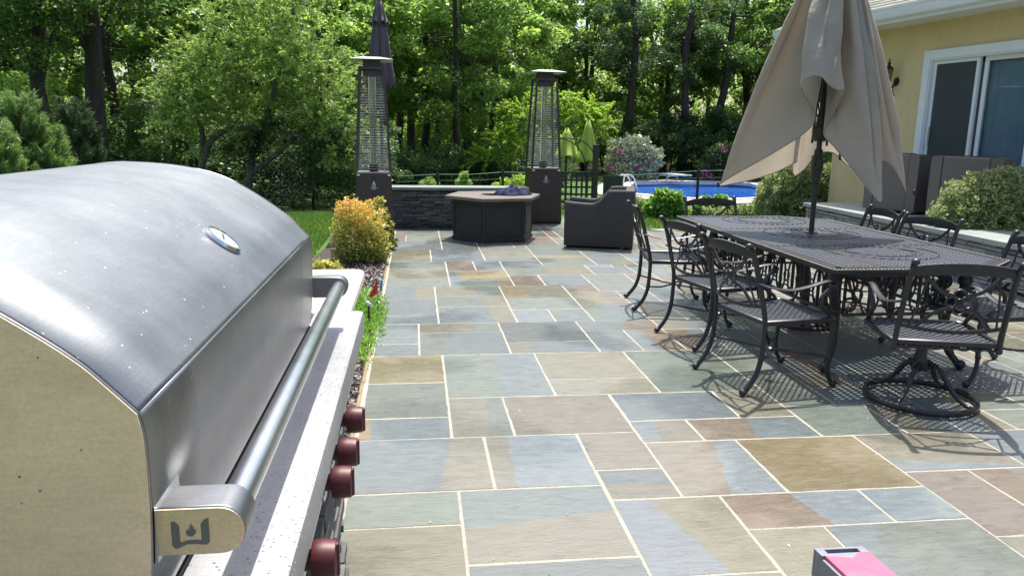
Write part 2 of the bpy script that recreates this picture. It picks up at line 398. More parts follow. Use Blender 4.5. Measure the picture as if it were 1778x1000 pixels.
# a few specks of petal and leaf litter
lr = np.random.default_rng(12); n = 130
P = np.stack([lr.uniform(-.2, 3.2, n), lr.uniform(2.2, 9.5, n)**1.0, np.full(n, .004)], 1)
M_LIT2 = leafmat('litter', [(0, (.30, .26, .16)), (.5, (.62, .60, .50)), (1, (.20, .14, .08))], .8, .1)
o = bpy.data.objects.new('leaf_litter', qmesh('leaf_litter', leafquads(P, .011, .55, lr, .8, sizevar=.6), lr.uniform(0, 1, n), M_LIT2)); COL.objects.link(o)
tag(o, 'tiny pale petals and leaf bits scattered over the flagstones', 'leaf litter', kind='stuff')
# ------------------------------------------------------------------ mulch bed
m, nt, b = newmat('soil'); v = coords(nt); f = noise(nt, v, 40, 6, .7)
nt.links.new(ramp(nt, f, [(.3, (.028, .02, .016)), (.7, (.09, .065, .052))]), b.inputs['Base Color']); b.inputs['Roughness'].default_value = .9; bump(nt, b, f, 1, .03)
g = MB(); rows = []
for k in range(60):
    y = 1.2+k*.165; wd = .92+.12*math.sin(y*1.1)
    rows.append([(-.345-wd*t, y, -.012+.03*math.sin(math.pi*t)+rs.uniform(-.006, .006)) for t in np.linspace(0, 1, 9)])
g.grid(rows); obj('planting_bed', g, m, sm=60, fixn=False, kind='structure')
rng = np.random.default_rng(3)
n = 15000
P = np.stack([-.35-rng.uniform(0, 1, n)**1.4*.62, rng.uniform(2.6, 10.4, n), rng.uniform(-.002, .03, n)], 1)
V = leafquads(P, .038, .38, rng, .55, sizevar=.6)
M_MULCH = leafmat('mulch_chips', [(0, (.03, .02, .016)), (.4, (.11, .085, .075)), (.8, (.27, .23, .21)), (1, (.42, .37, .34))], .85, 0.0)
o = bpy.data.objects.new('mulch', qmesh('mulch', V, rng.uniform(0, 1, n), M_MULCH)); COL.objects.link(o)
tag(o, 'shredded brown bark mulch spread along the patio edge', 'mulch', kind='stuff')
# ------------------------------------------------------------------ lawn grass
M_GRASS = leafmat('grass_blades', [(0, (.05, .12, .015)), (.5, (.10, .23, .025)), (1, (.20, .33, .05))], .5, .4, 1.3)
def grass(n, x0, x1, y0, y1, h, reject=None):
    P = np.stack([rng.uniform(x0, x1, n), rng.uniform(y0, y1, n), np.zeros(n)], 1)
    if reject is not None: P = P[~reject(P)]
    P[:, 2] = [terr_z(x, y) for x, y in P[:, :2]]
    n = len(P); d = rng.normal(size=(n, 3))*.35; d[:, 2] = 1; d /= np.linalg.norm(d, axis=1)[:, None]
    s = np.cross(d, rng.normal(size=(n, 3))); s /= np.linalg.norm(s, axis=1)[:, None]
    H = h*rng.uniform(.5, 1.2, n)[:, None]; wd = .0045+P[:, 1:2]*.0003
    return np.stack([P-s*wd, P+s*wd, P+d*H+s*wd*.3, P+d*H-s*wd*.3], 1)
V = np.concatenate([grass(60000, -4.5, -1.2, 6.3, 15, .05), grass(30000, 2.7, 7.5, 11.62, 17, .06)])
o = bpy.data.objects.new('grass', qmesh('grass', V, rng.uniform(0, 1, len(V)), M_GRASS)); COL.objects.link(o)
tag(o, 'short bright green lawn grass beside the patio', 'grass', kind='stuff')
# ------------------------------------------------------------------ pool
PO = [(p.x, p.y) for p in POOL]
o1 = grow(PO, 1.2); o0 = grow(PO, .32)
M_DECK = pm('pool_concrete', (.50, .40, .36), (.42, .33, .29), .8, sc=3, bs=.3)
g = MB(); n = len(PO)
g.grid([[(*p, -.47) for p in o1], [(*p, -.47) for p in o0]], True); g.grid([[(*p, -.8) for p in o1], [(*p, -.47) for p in o1]], True)
obj('pool_deck', g, M_DECK, kind='structure', sm=0)
g = MB(); g.grid([[(*p, -.47) for p in o0], [(*p, -.44) for p in o0], [(*p, -.44) for p in PO], [(*p, -.56) for p in PO]], True)
obj('pool_coping', g, pm('coping_white', (.75, .73, .70), (.62, .6, .57), .6, bs=.2), kind='structure', sm=0)
m, nt, b = newmat('pool_liner'); v = coords(nt); f = noise(nt, v, 3, 3)
nt.links.new(ramp(nt, f, [(.3, (.01, .085, .42)), (.7, (.015, .12, .52))]), b.inputs['Base Color']); b.inputs['Roughness'].default_value = .4
g = MB(); g.grid([[(*p, -.561) for p in PO], [(*p, -2.0) for p in PO]], True); g.add([(*p, -1.95) for p in PO], [tuple(range(n))])
obj('pool_liner', g, m, kind='structure', sm=0)
m, nt, b = newmat('pool_water'); v = coords(nt, (1, 1, 1)); f = noise(nt, v, 5, 3, .5)
b.inputs['Base Color'].default_value = (.015, .12, .50, 1); b.inputs['Roughness'].default_value = .12; b.inputs['IOR'].default_value = 1.33; b.inputs['Transmission Weight'].default_value = .25; b.inputs['Specular IOR Level'].default_value = .25
bump(nt, b, f, .35, .05)
g = MB(); g.add([(*p, -.62) for p in grow(PO, -.005)], [tuple(range(n))]); obj('pool_water', g, m, kind='structure', sm=0)
# ================================================================== GRILL AND ISLAND
def steel(name, c, rough=.3, stretch=(1, 40, 1), spots=True, r2=None, bs=.06, speck=(.62, .64, .67), drops=0, metal=1.0):
    m, nt, b = newmat(name); v = coords(nt, stretch); v0 = coords(nt)
    f = noise(nt, v, 14, 4, .6); g_ = noise(nt, v0, 3.2, 5, .6)
    col = ramp(nt, f, [(.3, tuple(x*.9 for x in c)), (.7, c)])
    col = mix(nt, .5, col, ramp(nt, g_, [(.3, (.8, .8, .8)), (.7, (1.08, 1.08, 1.08))]), 'MULTIPLY')
    rg = ramp(nt, g_, [(.3, rough), (.7, r2 or rough*1.35)])
    gr_ = noise(nt, v0, 210, 2, .6); col = mix(nt, .22, col, ramp(nt, gr_, [(.3, (.72, .72, .72)), (.7, (1.28, 1.28, 1.28))]), 'MULTIPLY')
    sm_ = noise(nt, v0, 7, 6, .7, 1.5); col = mix(nt, .5, col, ramp(nt, sm_, [(.35, (.84, .84, .83)), (.65, (1.1, 1.1, 1.1))]), 'MULTIPLY')
    if spots:
        vo = nt.nodes.new('ShaderNodeTexVoronoi'); vo.inputs['Scale'].default_value = 62; vo.inputs['Randomness'].default_value = 1; nt.links.new(v0, vo.inputs['Vector'])
        s = ramp(nt, vo.outputs['Distance'], [(.07, 1), (.11, 0)])
        wn = nt.nodes.new('ShaderNodeMath'); wn.operation = 'MULTIPLY'
        sp = nt.nodes.new('ShaderNodeSeparateColor'); nt.links.new(vo.outputs['Color'], sp.inputs[0])
        nt.links.new(s, wn.inputs[0]); nt.links.new(ramp(nt, sp.outputs[0], [(.70, 0), (.71, 1)]), wn.inputs[1])
        col = mix(nt, wn.outputs[0], col, speck); rg = mix(nt, wn.outputs[0], rg, (.8, .8, .8))
        mt = nt.nodes.new('ShaderNodeMath'); mt.operation = 'SUBTRACT'; mt.inputs[0].default_value = metal; nt.links.new(wn.outputs[0], mt.inputs[1]); nt.links.new(mt.outputs[0], b.inputs['Metallic'])
    else: b.inputs['Metallic'].default_value = metal
    nt.links.new(col, b.inputs['Base Color']); nt.links.new(rg, b.inputs['Roughness'])
    pn = bump(nt, b, f, bs, .002)
    if drops:
        vd = nt.nodes.new('ShaderNodeTexVoronoi'); vd.inputs['Scale'].default_value = drops; nt.links.new(v0, vd.inputs['Vector'])
        bump(nt, b, ramp(nt, vd.outputs['Distance'], [(.10, 1), (.2, 0)]), .8, .003, pn)
    return m
M_HOOD = steel('hood_steel', (.222, .240, .258), .47, (1, 1, 60))
M_FACE = steel('face_steel', (.30, .305, .315), .33, (1, 30, 1), speck=(.25, .25, .27))
M_END_REFL = steel('end_panel_reflection_tint', (.92, .655, .45), .48, (3, 1, 22), speck=(.16, .12, .08), metal=.5)  # stainless steel; warm reflection of sunlit surroundings painted into the base colour
M_BRK_REFL = steel('bracket_reflection_tint', (.80, .60, .42), .42, (3, 1, 22), spots=False)  # warm reflection on the bracket's front put into the steel colour
M_TUBE = steel('handle_steel', (.60, .62, .64), .26, (30, 1, 30), spots=False)
M_LEDGE = steel('ledge_steel', (.33, .335, .35), .45, (1, 20, 1), speck=(.46, .47, .49), drops=90, metal=.8)
M_DARK = pm('dark_gap', (.012, .012, .013), rough=.6)
YN, YF = .832, 2.21
prof = [(-1.03, .94), (-1.035, 1.10), (-1.03, 1.22), (-1.00, 1.31), (-.95, 1.352), (-.88, 1.382), (-.80, 1.395), (-.70, 1.393), (-.61, 1.382), (-.53, 1.361), (-.46, 1.325), (-.40, 1.285), (-.355, 1.25), (-.325, 1.219), (-.301, 1.193)]
front = [(-.301, 1.193), (-.2965, 1.165), (-.296, 1.12), (-.297, 1.06), (-.301, 1.0), (-.306, .945)]
t = thing('built_in_grill', 'large stainless steel barbecue grill with closed curved hood and long bar handle', 'grill', (-.6, 1.5, .85))
top = [(p.x, p.y) for p in cr([(x, z, 0) for x, z in prof], 4)]
g = MB(); g.grid([[(x, y, z) for x, z in top] for y in np.linspace(YN+.006, YF-.006, 12)]); hood = obj('hood', g, M_HOOD, t, 50, world=True, solid=.003)
g = MB(); g.grid([[(x, y, z) for x, z in [(p.x, p.y) for p in cr([(x, z, 0) for x, z in front], 3)]] for y in np.linspace(YN+.006, YF-.006, 8)]); obj('hood_front', g, M_FACE, t, 50, world=True, solid=.003)
outl = top+[(p.x, p.y) for p in cr([(x, z, 0) for x, z in front], 3)][1:]
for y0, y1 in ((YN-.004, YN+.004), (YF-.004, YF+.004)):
    g = MB(); g.prism(outl, y0, y1, lambda p: (p[0], p[2], p[1])); obj('end_panel', g, M_END_REFL, t, 0, world=True)
    # thin rolled rim
g = MB(); g.tube([(x-.0005, YN, z+.0005) for x, z in outl], .0022, 6); obj('hood_rim', g, M_FACE, t, 60, world=True)
g = MB(); g.tube([(x, YF, z+.0005) for x, z in outl], .0022, 6); obj('hood_rim', g, M_FACE, t, 60, world=True)
# body under the hood, control ledge and lip
g = MB(); g.bb(-1.02, -.325, YN+.02, YF-.02, .70, .94); obj('firebox', g, M_DARK, t, 0, world=True)
g = MB(); g.prism([(-.318, .925), (-.180, .9225), (-.172, .919), (-.168, .911), (-.1685, .862), (-.172, .858), (-.178, .858), (-.178, .90), (-.318, .905)], .50, 2.435, lambda p: (p[0], p[2], p[1])); obj('control_ledge', g, M_LEDGE, t, 30, world=True)
g = MB(); g.prism([(-.18, .86), (-.205, .715), (-.36, .715), (-.36, .9), (-.18, .9)], .52, 2.42, lambda p: (p[0], p[2], p[1])); obj('control_panel', g, steel('panel_steel', (.5, .5, .52), .3), t, 0, world=True)
g = MB(); g.bb(-.317, -.312, YN, YF, .9255, .931); g.tube([(-.309, y, .931) for y in (YN+.0, YF)], .004, 6); obj('hood_seal', g, M_DARK, t, 0, world=True)
# knobs: faceted dark red
M_KNOB = pm('oxblood_plastic', (.085, .008, .014), (.06, .006, .010), .42, bs=.02, coat=0)
for px, py in ((615, 720), (603, 768), (592, 815), (561, 948)):
    p = ax(px, py, -.155); c = Vector((-.155, p.y, .80 if py < 900 else .812))
    n = 8; ax_m = Matrix(((0, 0, 1), (0, 1, 0), (-1, 0, 0))).transposed()
    A = Matrix.Rotation(R(90), 3, 'Y')
    g = MB(); g.lathe([(.017, -.030), (.017, -.018), (.030, -.017), (.0315, -.014), (.0325, .002), (.0305, .020), (.0285, .0215), (.001, .0225)], 26, c, A)
    k = obj('knob', g, M_KNOB, t, 40, world=True)
    g = MB(); g.box(c+Vector((.016, 0, 0)), (.020, .013, .058)); gr = obj('knob_grip', g, M_KNOB, k, 30, bevel=.003, world=False)
    gr.location = -Vector(t.location)
    g = MB(); g.lathe([(.036, -.038), (.036, -.032), (.030, -.030), (.001, -.030)], 24, c, A); obj('bezel', g, M_TUBE, t, 30, world=True)
# handle
HX, HZ = -.2235, 1.045
g = MB(); g.tube([(HX, .862, HZ), (HX, 1.4, HZ), (HX, 2.235, HZ), (HX, 2.25, HZ)], [.0185, .0185, .0185, .015], 24); obj('handle_bar', g, M_TUBE, t, 50, world=True)
def bracket(y0, y1, mat):
    pts = [(-.2985, HZ-.030)]+[(HX-.003+.030*math.sin(a)*.95, HZ-.030*math.cos(a)) for a in np.linspace(0, math.pi, 12)]+[(-.2985, HZ+.030)]
    g = MB(); g.prism([(x, z) for x, z in pts], y0, y1, lambda p: (p[0], p[2], p[1])); return obj('handle_bracket', g, mat, t, 40, world=True, bevel=.003)
br = bracket(.844, .902, M_FACE); br2 = bracket(2.215, 2.262, M_FACE)
pts_ = [(-.2975, HZ-.0285)]+[(HX-.003+.0285*math.sin(a)*.95, HZ-.0285*math.cos(a)) for a in np.linspace(0, math.pi, 16)]+[(-.2975, HZ+.0285)]
g = MB(); g.prism(pts_, .8422, .8445, lambda p: (p[0], p[2], p[1])); o_ = obj('reflection_tint_plate', g, M_BRK_REFL, br, 0, bevel=.001); o_.location = -Vector(t.location)  # thin plate added to carry the painted warm reflection on the bracket front
g = MB(); g.bb(-.3005, -.2945, .838, .929, HZ-.034, HZ+.034); obj('bracket_gasket', g, M_TUBE, t, 0, world=True)
# emblem on the near bracket: two uprights joined by a bent bar, a small flame between
em = MB(); ey = .8415
fe = lambda p: (p[0], p[2], p[1])
def poly2(pts): em.prism(pts, ey-.0006, ey+.0006, fe)
x0, x1, zb, zt = -.2795, -.2385, HZ-.019, HZ+.013
poly2([(x0, zt), (x0+.004, zt+.0005), (x0+.0085, zt-.005), (x0+.0085, zb+.0055), (x0+.003, zb), (x0, zb+.004)])
poly2([(x1, zt+.003), (x1-.004, zt+.002), (x1-.0085, zt-.003), (x1-.0085, zb+.0075), (x1-.003, zb+.003), (x1, zb+.006)])
poly2([(x0+.003, zb), (x0+.0085, zb+.0055), (x0+.016, zb+.0085), (x0+.026, zb+.0085), (x1-.0085, zb+.0077), (x1-.003, zb+.003), (x0+.026, zb+.0045), (x0+.016, zb+.0045), (x0+.007, zb)])
cx, cz = (x0+x1)/2, HZ-.001
poly2([(cx+.001, cz+.011), (cx+.0035, cz+.006), (cx+.003, cz+.003), (cx+.006, cz+.004), (cx+.0055, cz-.001), (cx+.002, cz-.004), (cx-.002, cz-.0035), (cx-.0045, cz-.001), (cx-.0045, cz+.003), (cx-.002, cz+.005), (cx-.0025, cz+.002), (cx+.0, cz+.003), (cx-.0005, cz+.007)])
e_ = obj('emblem', em, pm('etched_grey', (.13, .115, .10), rough=.5, bs=0), br, 0); e_.location = -Vector(t.location)
# thermometer on the hood
pg = ax(383, 425, -.385); gc = Vector((-.3825, pg.y, 1.2745)); nrm = Vector((.62, 0, .78)).normalized()
q = nrm.to_track_quat('Z', 'Y').to_matrix()
g = MB(); g.lathe([(.038, -.012), (.041, -.004), (.0415, .004), (.038, .009), (.034, .009), (.033, .005), (.001, .005)], 40, gc, q); ga = obj('thermometer', g, steel('bezel_steel', (.7, .71, .72), .15, spots=False), t, 30, world=True)
g = MB(); g.lathe([(.033, .0052), (.033, .0062), (.001, .0062)], 32, gc, q); d = obj('dial', g, pm('dial_face', (.36, .37, .37), (.30, .31, .31), .35, bs=0), ga, 0); d.location = -Vector(t.location)
g = MB(); a_ = q @ Vector((.02, .008, 0)); g.bar(gc+nrm*.007-a_*.3, gc+nrm*.007+a_, .002, .0008, nrm); d = obj('needle', g, M_DARK, ga, 0); d.location = -Vector(t.location)
# ------------------------------------------------------------------ stone island with pale granite top
t = thing('kitchen_island', 'stone faced outdoor kitchen island with pale granite counter beyond the grill', 'kitchen island', (-.7, 1.8, 0))
def rounded(x0, x1, y0, y1, r, corners):
    pts = []
    for cx_, cy_, a0, key in ((x1-r, y0+r, -90, 'br'), (x1-r, y1-r, 0, 'tr'), (x0+r, y1-r, 90, 'tl'), (x0+r, y0+r, 180, 'bl')):
        if key in corners: pts += [(cx_+r*math.cos(R(a0+k*15)), cy_+r*math.sin(R(a0+k*15))) for k in range(7)]
        else: pts.append({'br': (x1, y0), 'tr': (x1, y1), 'tl': (x0, y1), 'bl': (x0, y0)}[key])
    return pts
m, nt, b = newmat('pale_granite'); v = coords(nt); f = noise(nt, v, 120, 4, .8); f2 = noise(nt, v, 30, 4, .6)
c = ramp(nt, f, [(.3, (.50, .46, .38)), (.6, (.72, .68, .60))]); c = mix(nt, .4, c, ramp(nt, f2, [(.35, (.75, .72, .65)), (.6, (1, 1, 1))]), 'MULTIPLY')
nt.links.new(c, b.inputs['Base Color']); b.inputs['Roughness'].default_value = .35; M_GRAN = m
g = MB(); g.prism(rounded(-1.25, -.213, 2.445, 3.205, .05, ('tr',)), .882, .9195); obj('countertop', g, M_GRAN, t, 30, world=True, bevel=.008)
g = MB(); g.bb(-1.25, -1.04, .5, 2.44, .885, .92); obj('countertop', g, M_GRAN, t, 30, world=True, bevel=.006)
def ledger(rs_, g, x0, x1, z0, z1, fn, depth=.03, lo=.1, hi=.34, hh=(.022, .055)):
    """dry-stacked thin stones on a face: fn(u,z,out) -> point"""
    z = z0
    while z < z1-.004:
        h = min(rs_.uniform(*hh), z1-z); u = x0-rs_.uniform(0, .15)
        while u < x1:
            l = rs_.uniform(lo, hi); a, b_ = max(u, x0), min(u+l, x1)
            if b_-a > .012:
                o_ = rs_.uniform(.0, depth); q_ = .0025
                j = lambda: rs_.uniform(-.003, .003)
                o = len(g.v)
                P = [fn(a+q_, z+q_+j(), -.04), fn(b_-q_, z+q_+j(), -.04), fn(b_-q_, z+h-q_+j(), -.04), fn(a+q_, z+h-q_+j(), -.04),
                     fn(a+q_*2, z+q_*2+j(), o_+j()), fn(b_-q_*2, z+q_*2+j(), o_+j()), fn(b_-q_*2, z+h-q_*2, o_+j()), fn(a+q_*2, z+h-q_*2, o_+j())]
                g.add(P, [(3, 2, 1, 0), (4, 5, 6, 7), (0, 1, 5, 4), (1, 2, 6, 5), (2, 3, 7, 6), (3, 0, 4, 7)])
            u += l
        z += h
def veneer_mat(name, c1, c2, c3):
    m, nt, b = newmat(name); v = coords(nt, (1, 1, 1)); gi = nt.nodes.new('ShaderNodeNewGeometry')
    col = ramp(nt, gi.outputs['Random Per Island'], [(0, c1), (.5, c2), (1, c3)])
    f = noise(nt, v, 26, 6, .7); col = mix(nt, .6, col, ramp(nt, f, [(.3, (.5, .5, .5)), (.7, (1.3, 1.3, 1.3))]), 'MULTIPLY')
    nt.links.new(col, b.inputs['Base Color']); b.inputs['Roughness'].default_value = .75; bump(nt, b, f, .8, .015); return m
M_VEN = veneer_mat('ledge_stone', (.055, .058, .06), (.11, .115, .12), (.20, .185, .155))
M_CORE = pm('stone_backing', (.03, .03, .03), rough=.9)
r7 = random.Random(5)
pe = ax(604, 900, -.205).y
g = MB(); g.bb(-1.2, -.25, .45, pe-.03, 0, .70); g.bb(-1.2, -.42, pe-.03, 3.15, 0, .88); obj('island_core', g, M_CORE, t, 0, world=True)
g = MB(); ledger(r7, g, .45, pe, 0, .70, lambda u, z, o: (-.235+o, u, z), .035)
ledger(r7, g, -.9, -.24, 0, .70, lambda u, z, o: (u, pe-.02+o, z), .03)
ledger(r7, g, pe, 3.15, 0, .88, lambda u, z, o: (-.40+o, u, z), .03)
ledger(r7, g, -1.2, -.38, 0, .88, lambda u, z, o: (u, 3.13+o, z), .03)
obj('stone_veneer', g, M_VEN, t, 0, world=True, fixn=True)
# ================================================================== FURNITURE ON THE PATIO
M_BRONZE = pm('bronze_enamel', (.048, .033, .026), (.034, .024, .020), .38, sc=5, bs=.05)
M_MESHW = pm('guard_wire', (.42, .42, .42), rough=.35, metal=.8, bs=0)
M_CAP = pm('cap_aluminium', (.72, .73, .75), (.6, .6, .62), .3, metal=.7, bs=.05)
m, nt, b = newmat('quartz_tube'); b.inputs['Base Color'].default_value = (.9, .95, .95, 1); b.inputs['Roughness'].default_value = .03
b.inputs['Transmission Weight'].default_value = 1; b.inputs['IOR'].default_value = 1.45; M_TGLASS = m
M_WHITE = pm('white_print', (.75, .76, .74), rough=.5, bs=0)
def make_heater(label, loc, rz):
    t = thing('patio_heater', label, 'patio heater', loc, rz, 'pyramid patio heaters')
    a, b_ = .268, .236
    def fr(z0, z1, h0, h1, g): g.add([(s*h, q*h, z) for z, h in ((z0, h0), (z1, h1)) for s, q in ((-1, -1), (1, -1), (1, 1), (-1, 1))], [(3, 2, 1, 0), (4, 5, 6, 7), (0, 1, 5, 4), (1, 2, 6, 5), (2, 3, 7, 6), (3, 0, 4, 7)]); return g
    obj('base_cabinet', fr(.035, .868, a, b_, MB()), M_BRONZE, t, 0, bevel=.006)
    g = MB(); g.bb(-.26, .26, -.26, .26, 0, .034); obj('plinth', g, M_DARK, t, 0)
    obj('shelf_rim', fr(.870, .888, .243, .243, MB()), pm('rim_metal', (.30, .29, .28), rough=.35, metal=.8, bs=0) if 'rim_metal' not in bpy.data.materials else bpy.data.materials['rim_metal'], t, 0, bevel=.003)
    for sx in (-1, 1):
        for sy in (-1, 1):
            g = MB(); g.bar((sx*.228, sy*.228, .885), (sx*.160, sy*.160, 2.27), .032, .032, (0, 1, 0)); obj('post', g, M_BRONZE, t, 0, bevel=.002)
    g = MB()
    for k in range(36):
        z = .93+k*.0355; h = .228-(.068)*(z-.885)/1.385-.004
        if z > 2.15: break
        g.tube([(-h, -h, z), (h, -h, z), (h, h, z), (-h, h, z)], .0032, 4, closed=True)
    for s in (-1, 1):
        for u in (-.33, .33):
            g.tube([(u*.43, s*.222, .9), (u*.31, s*.163, 2.15)], .002, 4); g.tube([(s*.222, u*.43, .9), (s*.163, u*.31, 2.15)], .002, 4)
    obj('wire_guard', g, M_MESHW, t, 60)
    g = MB(); g.lathe([(.052, .90), (.052, 2.18)], 24); g.lathe([(.048, .901), (.048, 2.179)], 24); obj('glass_tube', g, M_TGLASS, t, 50, fixn=False)
    g = MB(); g.tube([(0, 0, .89), (0, 0, .98)], .06, 16); g.tube([(.03, 0, .95), (.03, 0, 2.15)], .004, 5); obj('burner', g, M_DARK, t, 40)
    obj('top_frame', fr(2.235, 2.275, .172, .170, MB()), M_BRONZE, t, 0, bevel=.003)
    obj('burner_housing', fr(2.15, 2.36, .118, .112, MB()), pm('soot_metal', (.06, .06, .058), rough=.4, metal=.6) if 'soot_metal' not in bpy.data.materials else bpy.data.materials['soot_metal'], t, 0)
    obj('reflector', fr(2.360, 2.364, .285, .285, fr(2.364, 2.40, .285, .12, MB())), M_CAP, t, 0)
    # flame mark: outline of a flame over a thin line, on the front panel
    g = MB(); zc = .70; sl_ = (a-b_)/.833
    F = lambda p: (p[0], -(a-(zc+p[1]-.035)*sl_)-.002-p[2], zc+p[1])
    outer = [(0, .075), (.010, .052), (.019, .025), (.020, 0), (.012, -.014)]; inner = [(0, .048), (.006, .03), (.010, .012), (.009, -.002), (.004, -.012)]
    for s in (-1, 1):
        P = [(s*x, y) for x, y in outer]+[(s*x, y) for x, y in inner[::-1]]
        g.prism(P, 0, .001, F)
    g.prism([(-.052, -.024), (.052, -.024), (.052, -.019), (-.052, -.019)], 0, .001, F); g.prism([(-.022, -.042), (.022, -.042), (.022, -.036), (-.022, -.036)], 0, .001, F)
    obj('flame_mark', g, M_WHITE, t, 0)
    g = MB(); g.prism([(.03*math.cos(k*.52), .09+.03+.012*math.sin(k*.52)) for k in range(12)], 0, .003, F); obj('dial_recess', g, M_DARK, t, 0)
    for s in (-1, 1): g = MB(); g.ball((s*.205, -.25, .85), .02, 10, (1.2, .5, .7)); obj('latch', g, M_CAP, t, 50)
    return t
make_heater('pyramid patio heater beside the orange leaved bush, nearest to the grill', (-.575, 10.93, 0), R(2))
make_heater('pyramid patio heater between the fire pit table and the wicker armchair', (2.04, 12.47, 0), R(4))
# ------------------------------------------------------------------ low stone wall
t = thing('seat_wall', 'low dark ledge stone wall with bluestone cap behind the fire pit', 'stone wall', (.68, 11.8, 0))
r7 = random.Random(8)
g = MB(); g.bb(-.36, 1.64, 11.68, 11.95, 0, .575); obj('wall_core', g, M_CORE, t, 0, world=True)
g = MB(); ledger(r7, g, -.36, 1.64, 0, .572, lambda u, z, o: (u, 11.675-o, z), .022, .08, .30, (.018, .045)); ledger(r7, g, 11.68, 11.95, 0, .572, lambda u, z, o: (1.64+o, u, z), .022); obj('stone_face', g, M_VEN, t, 0, world=True)
g = MB(); g.bb(-.40, 1.70, 11.60, 12.02, .578, .622); M_CAPST = pm('bluestone_cap', (.20, .235, .22), (.15, .18, .17), .5, sc=5, bs=.3); obj('cap_stone', g, M_CAPST, t, 0, world=True, bevel=.006)
# ------------------------------------------------------------------ fire pit table
t = thing('fire_pit_table', 'dark hexagonal fire pit table with a pale top in front of the stone wall', 'fire pit', (1.06, 10.66, 0), R(11.6))
hexa = lambda r_, n=6: [(r_*math.cos(R(60*k)), r_*math.sin(R(60*k))) for k in range(n)]
M_TOPT = pm('pitted_stone_top', (.17, .145, .125), (.115, .095, .083), .42, sc=9, bs=.2)
M_BODY = pm('cast_body', (.022, .020, .019), (.014, .013, .0125), .5, bs=.3, bsc=30)
g = MB(); top_ = hexa(.69); hole = [(.19*math.cos(R(60*k)), .19*math.sin(R(60*k))) for k in range(6)]
g.grid([[(*p, .552) for p in hexa(.66)], [(*p, .556) for p in hexa(.685)], [(*p, .565) for p in hexa(.69)], [(*p, .592) for p in hexa(.69)], [(*p, .60) for p in hexa(.682)], [(*p, .60) for p in hole], [(*p, .56) for p in hole]], True); obj('top', g, M_TOPT, t, 30)
g = MB(); g.prism(hexa(.20), .535, .545); obj('burner_tray', g, pm('lava_tray', (.16, .08, .04), (.05, .03, .02), .8, sc=40, bs=1, bd=.02), t, 0)
g = MB(); g.prism(hexa(.575), .03, .552); g.prism(hexa(.59), .0, .045); g.prism(hexa(.59), .525, .551); obj('body', g, M_BODY, t, 0, bevel=.004)
g = MB()
for k in range(6):
    a0, a1 = R(60*k), R(60*k+60)
    p0 = Vector((.575*math.cos(a0), .575*math.sin(a0), 0)); p1 = Vector((.575*math.cos(a1), .575*math.sin(a1), 0)); n_ = ((p0+p1)/2).normalized()
    for s, e in (((.06, .10), (.94, .10)), ((.06, .47), (.94, .47)), ((.06, .10), (.06, .47)), ((.94, .10), (.94, .47))):
        A = p0.lerp(p1, s[0])+n_*.004; B = p0.lerp(p1, e[0])+n_*.004; A.z = s[1]; B.z = e[1]; g.bar(A, B, .012, .012, n_)
obj('panel_trim', g, M_BODY, t, 0)
# navy cloth on it
cc = gp(886, 338.5, .60); rng2 = np.random.default_rng(9)
g = MB(); rows = []; K = 44
for i in range(K):
    row = []
    for j in range(K):
        u, v_ = i/(K-1)*2-1, j/(K-1)*2-1; r_ = math.hypot(u, v_)
        a_ = math.atan2(v_, u)
        e_ = 1+.12*math.sin(3*a_+1)+.08*math.sin(7*a_)
        s = min(1, max(abs(u), abs(v_)))/max(r_, 1e-6) if r_ > 0 else 1
        u2, v2 = u*s*e_, v_*s*e_; q_ = min(1, max(abs(u), abs(v_)))
        h = (1-q_**2.2)*(.098+.026*math.sin(u2*7+2*v2+1)+.016*math.sin(9*v2-4*u2)+.012*math.sin(15*u2+6*v2))+.004
        row.append((cc.x+u2*.25+.02, cc.y+v2*.17, .602+max(.003, h)))
    rows.append(row)
g.grid(rows); o = obj('folded_cloth', g, pm('navy_cloth', (.010, .013, .048), (.016, .019, .065), .85, sc=20, bs=.4, bsc=300), None, 60, solid=.003)
tag(o, 'rumpled navy blue cloth lying on the fire pit table', 'cloth')
# ------------------------------------------------------------------ wicker armchairs
m, nt, b = newmat('brown_wicker'); v = coords(nt)
w1 = nt.nodes.new('ShaderNodeTexWave'); w1.bands_direction = 'Z'; w1.inputs['Scale'].default_value = 22; w1.inputs['Distortion'].default_value = 1.5; w1.inputs['Detail'].default_value = 1; nt.links.new(v, w1.inputs[0])
w2 = nt.nodes.new('ShaderNodeTexWave'); w2.bands_direction = 'DIAGONAL'; w2.inputs['Scale'].default_value = 20; w2.inputs['Distortion'].default_value = .4; nt.links.new(v, w2.inputs[0])
mu = nt.nodes.new('ShaderNodeMath'); mu.operation = 'MULTIPLY'; nt.links.new(w1.outputs['Fac'], mu.inputs[0]); nt.links.new(w2.outputs['Fac'], mu.inputs[1])
nt.links.new(ramp(nt, mu.outputs[0], [(0, (.010, .008, .007)), (.7, (.062, .045, .036))]), b.inputs['Base Color']); b.inputs['Roughness'].default_value = .42
bump(nt, b, mu.outputs[0], .5, .004); M_WICK = m
M_CUSH = pm('black_cushion', (.012, .012, .013), rough=.8, bs=.2)
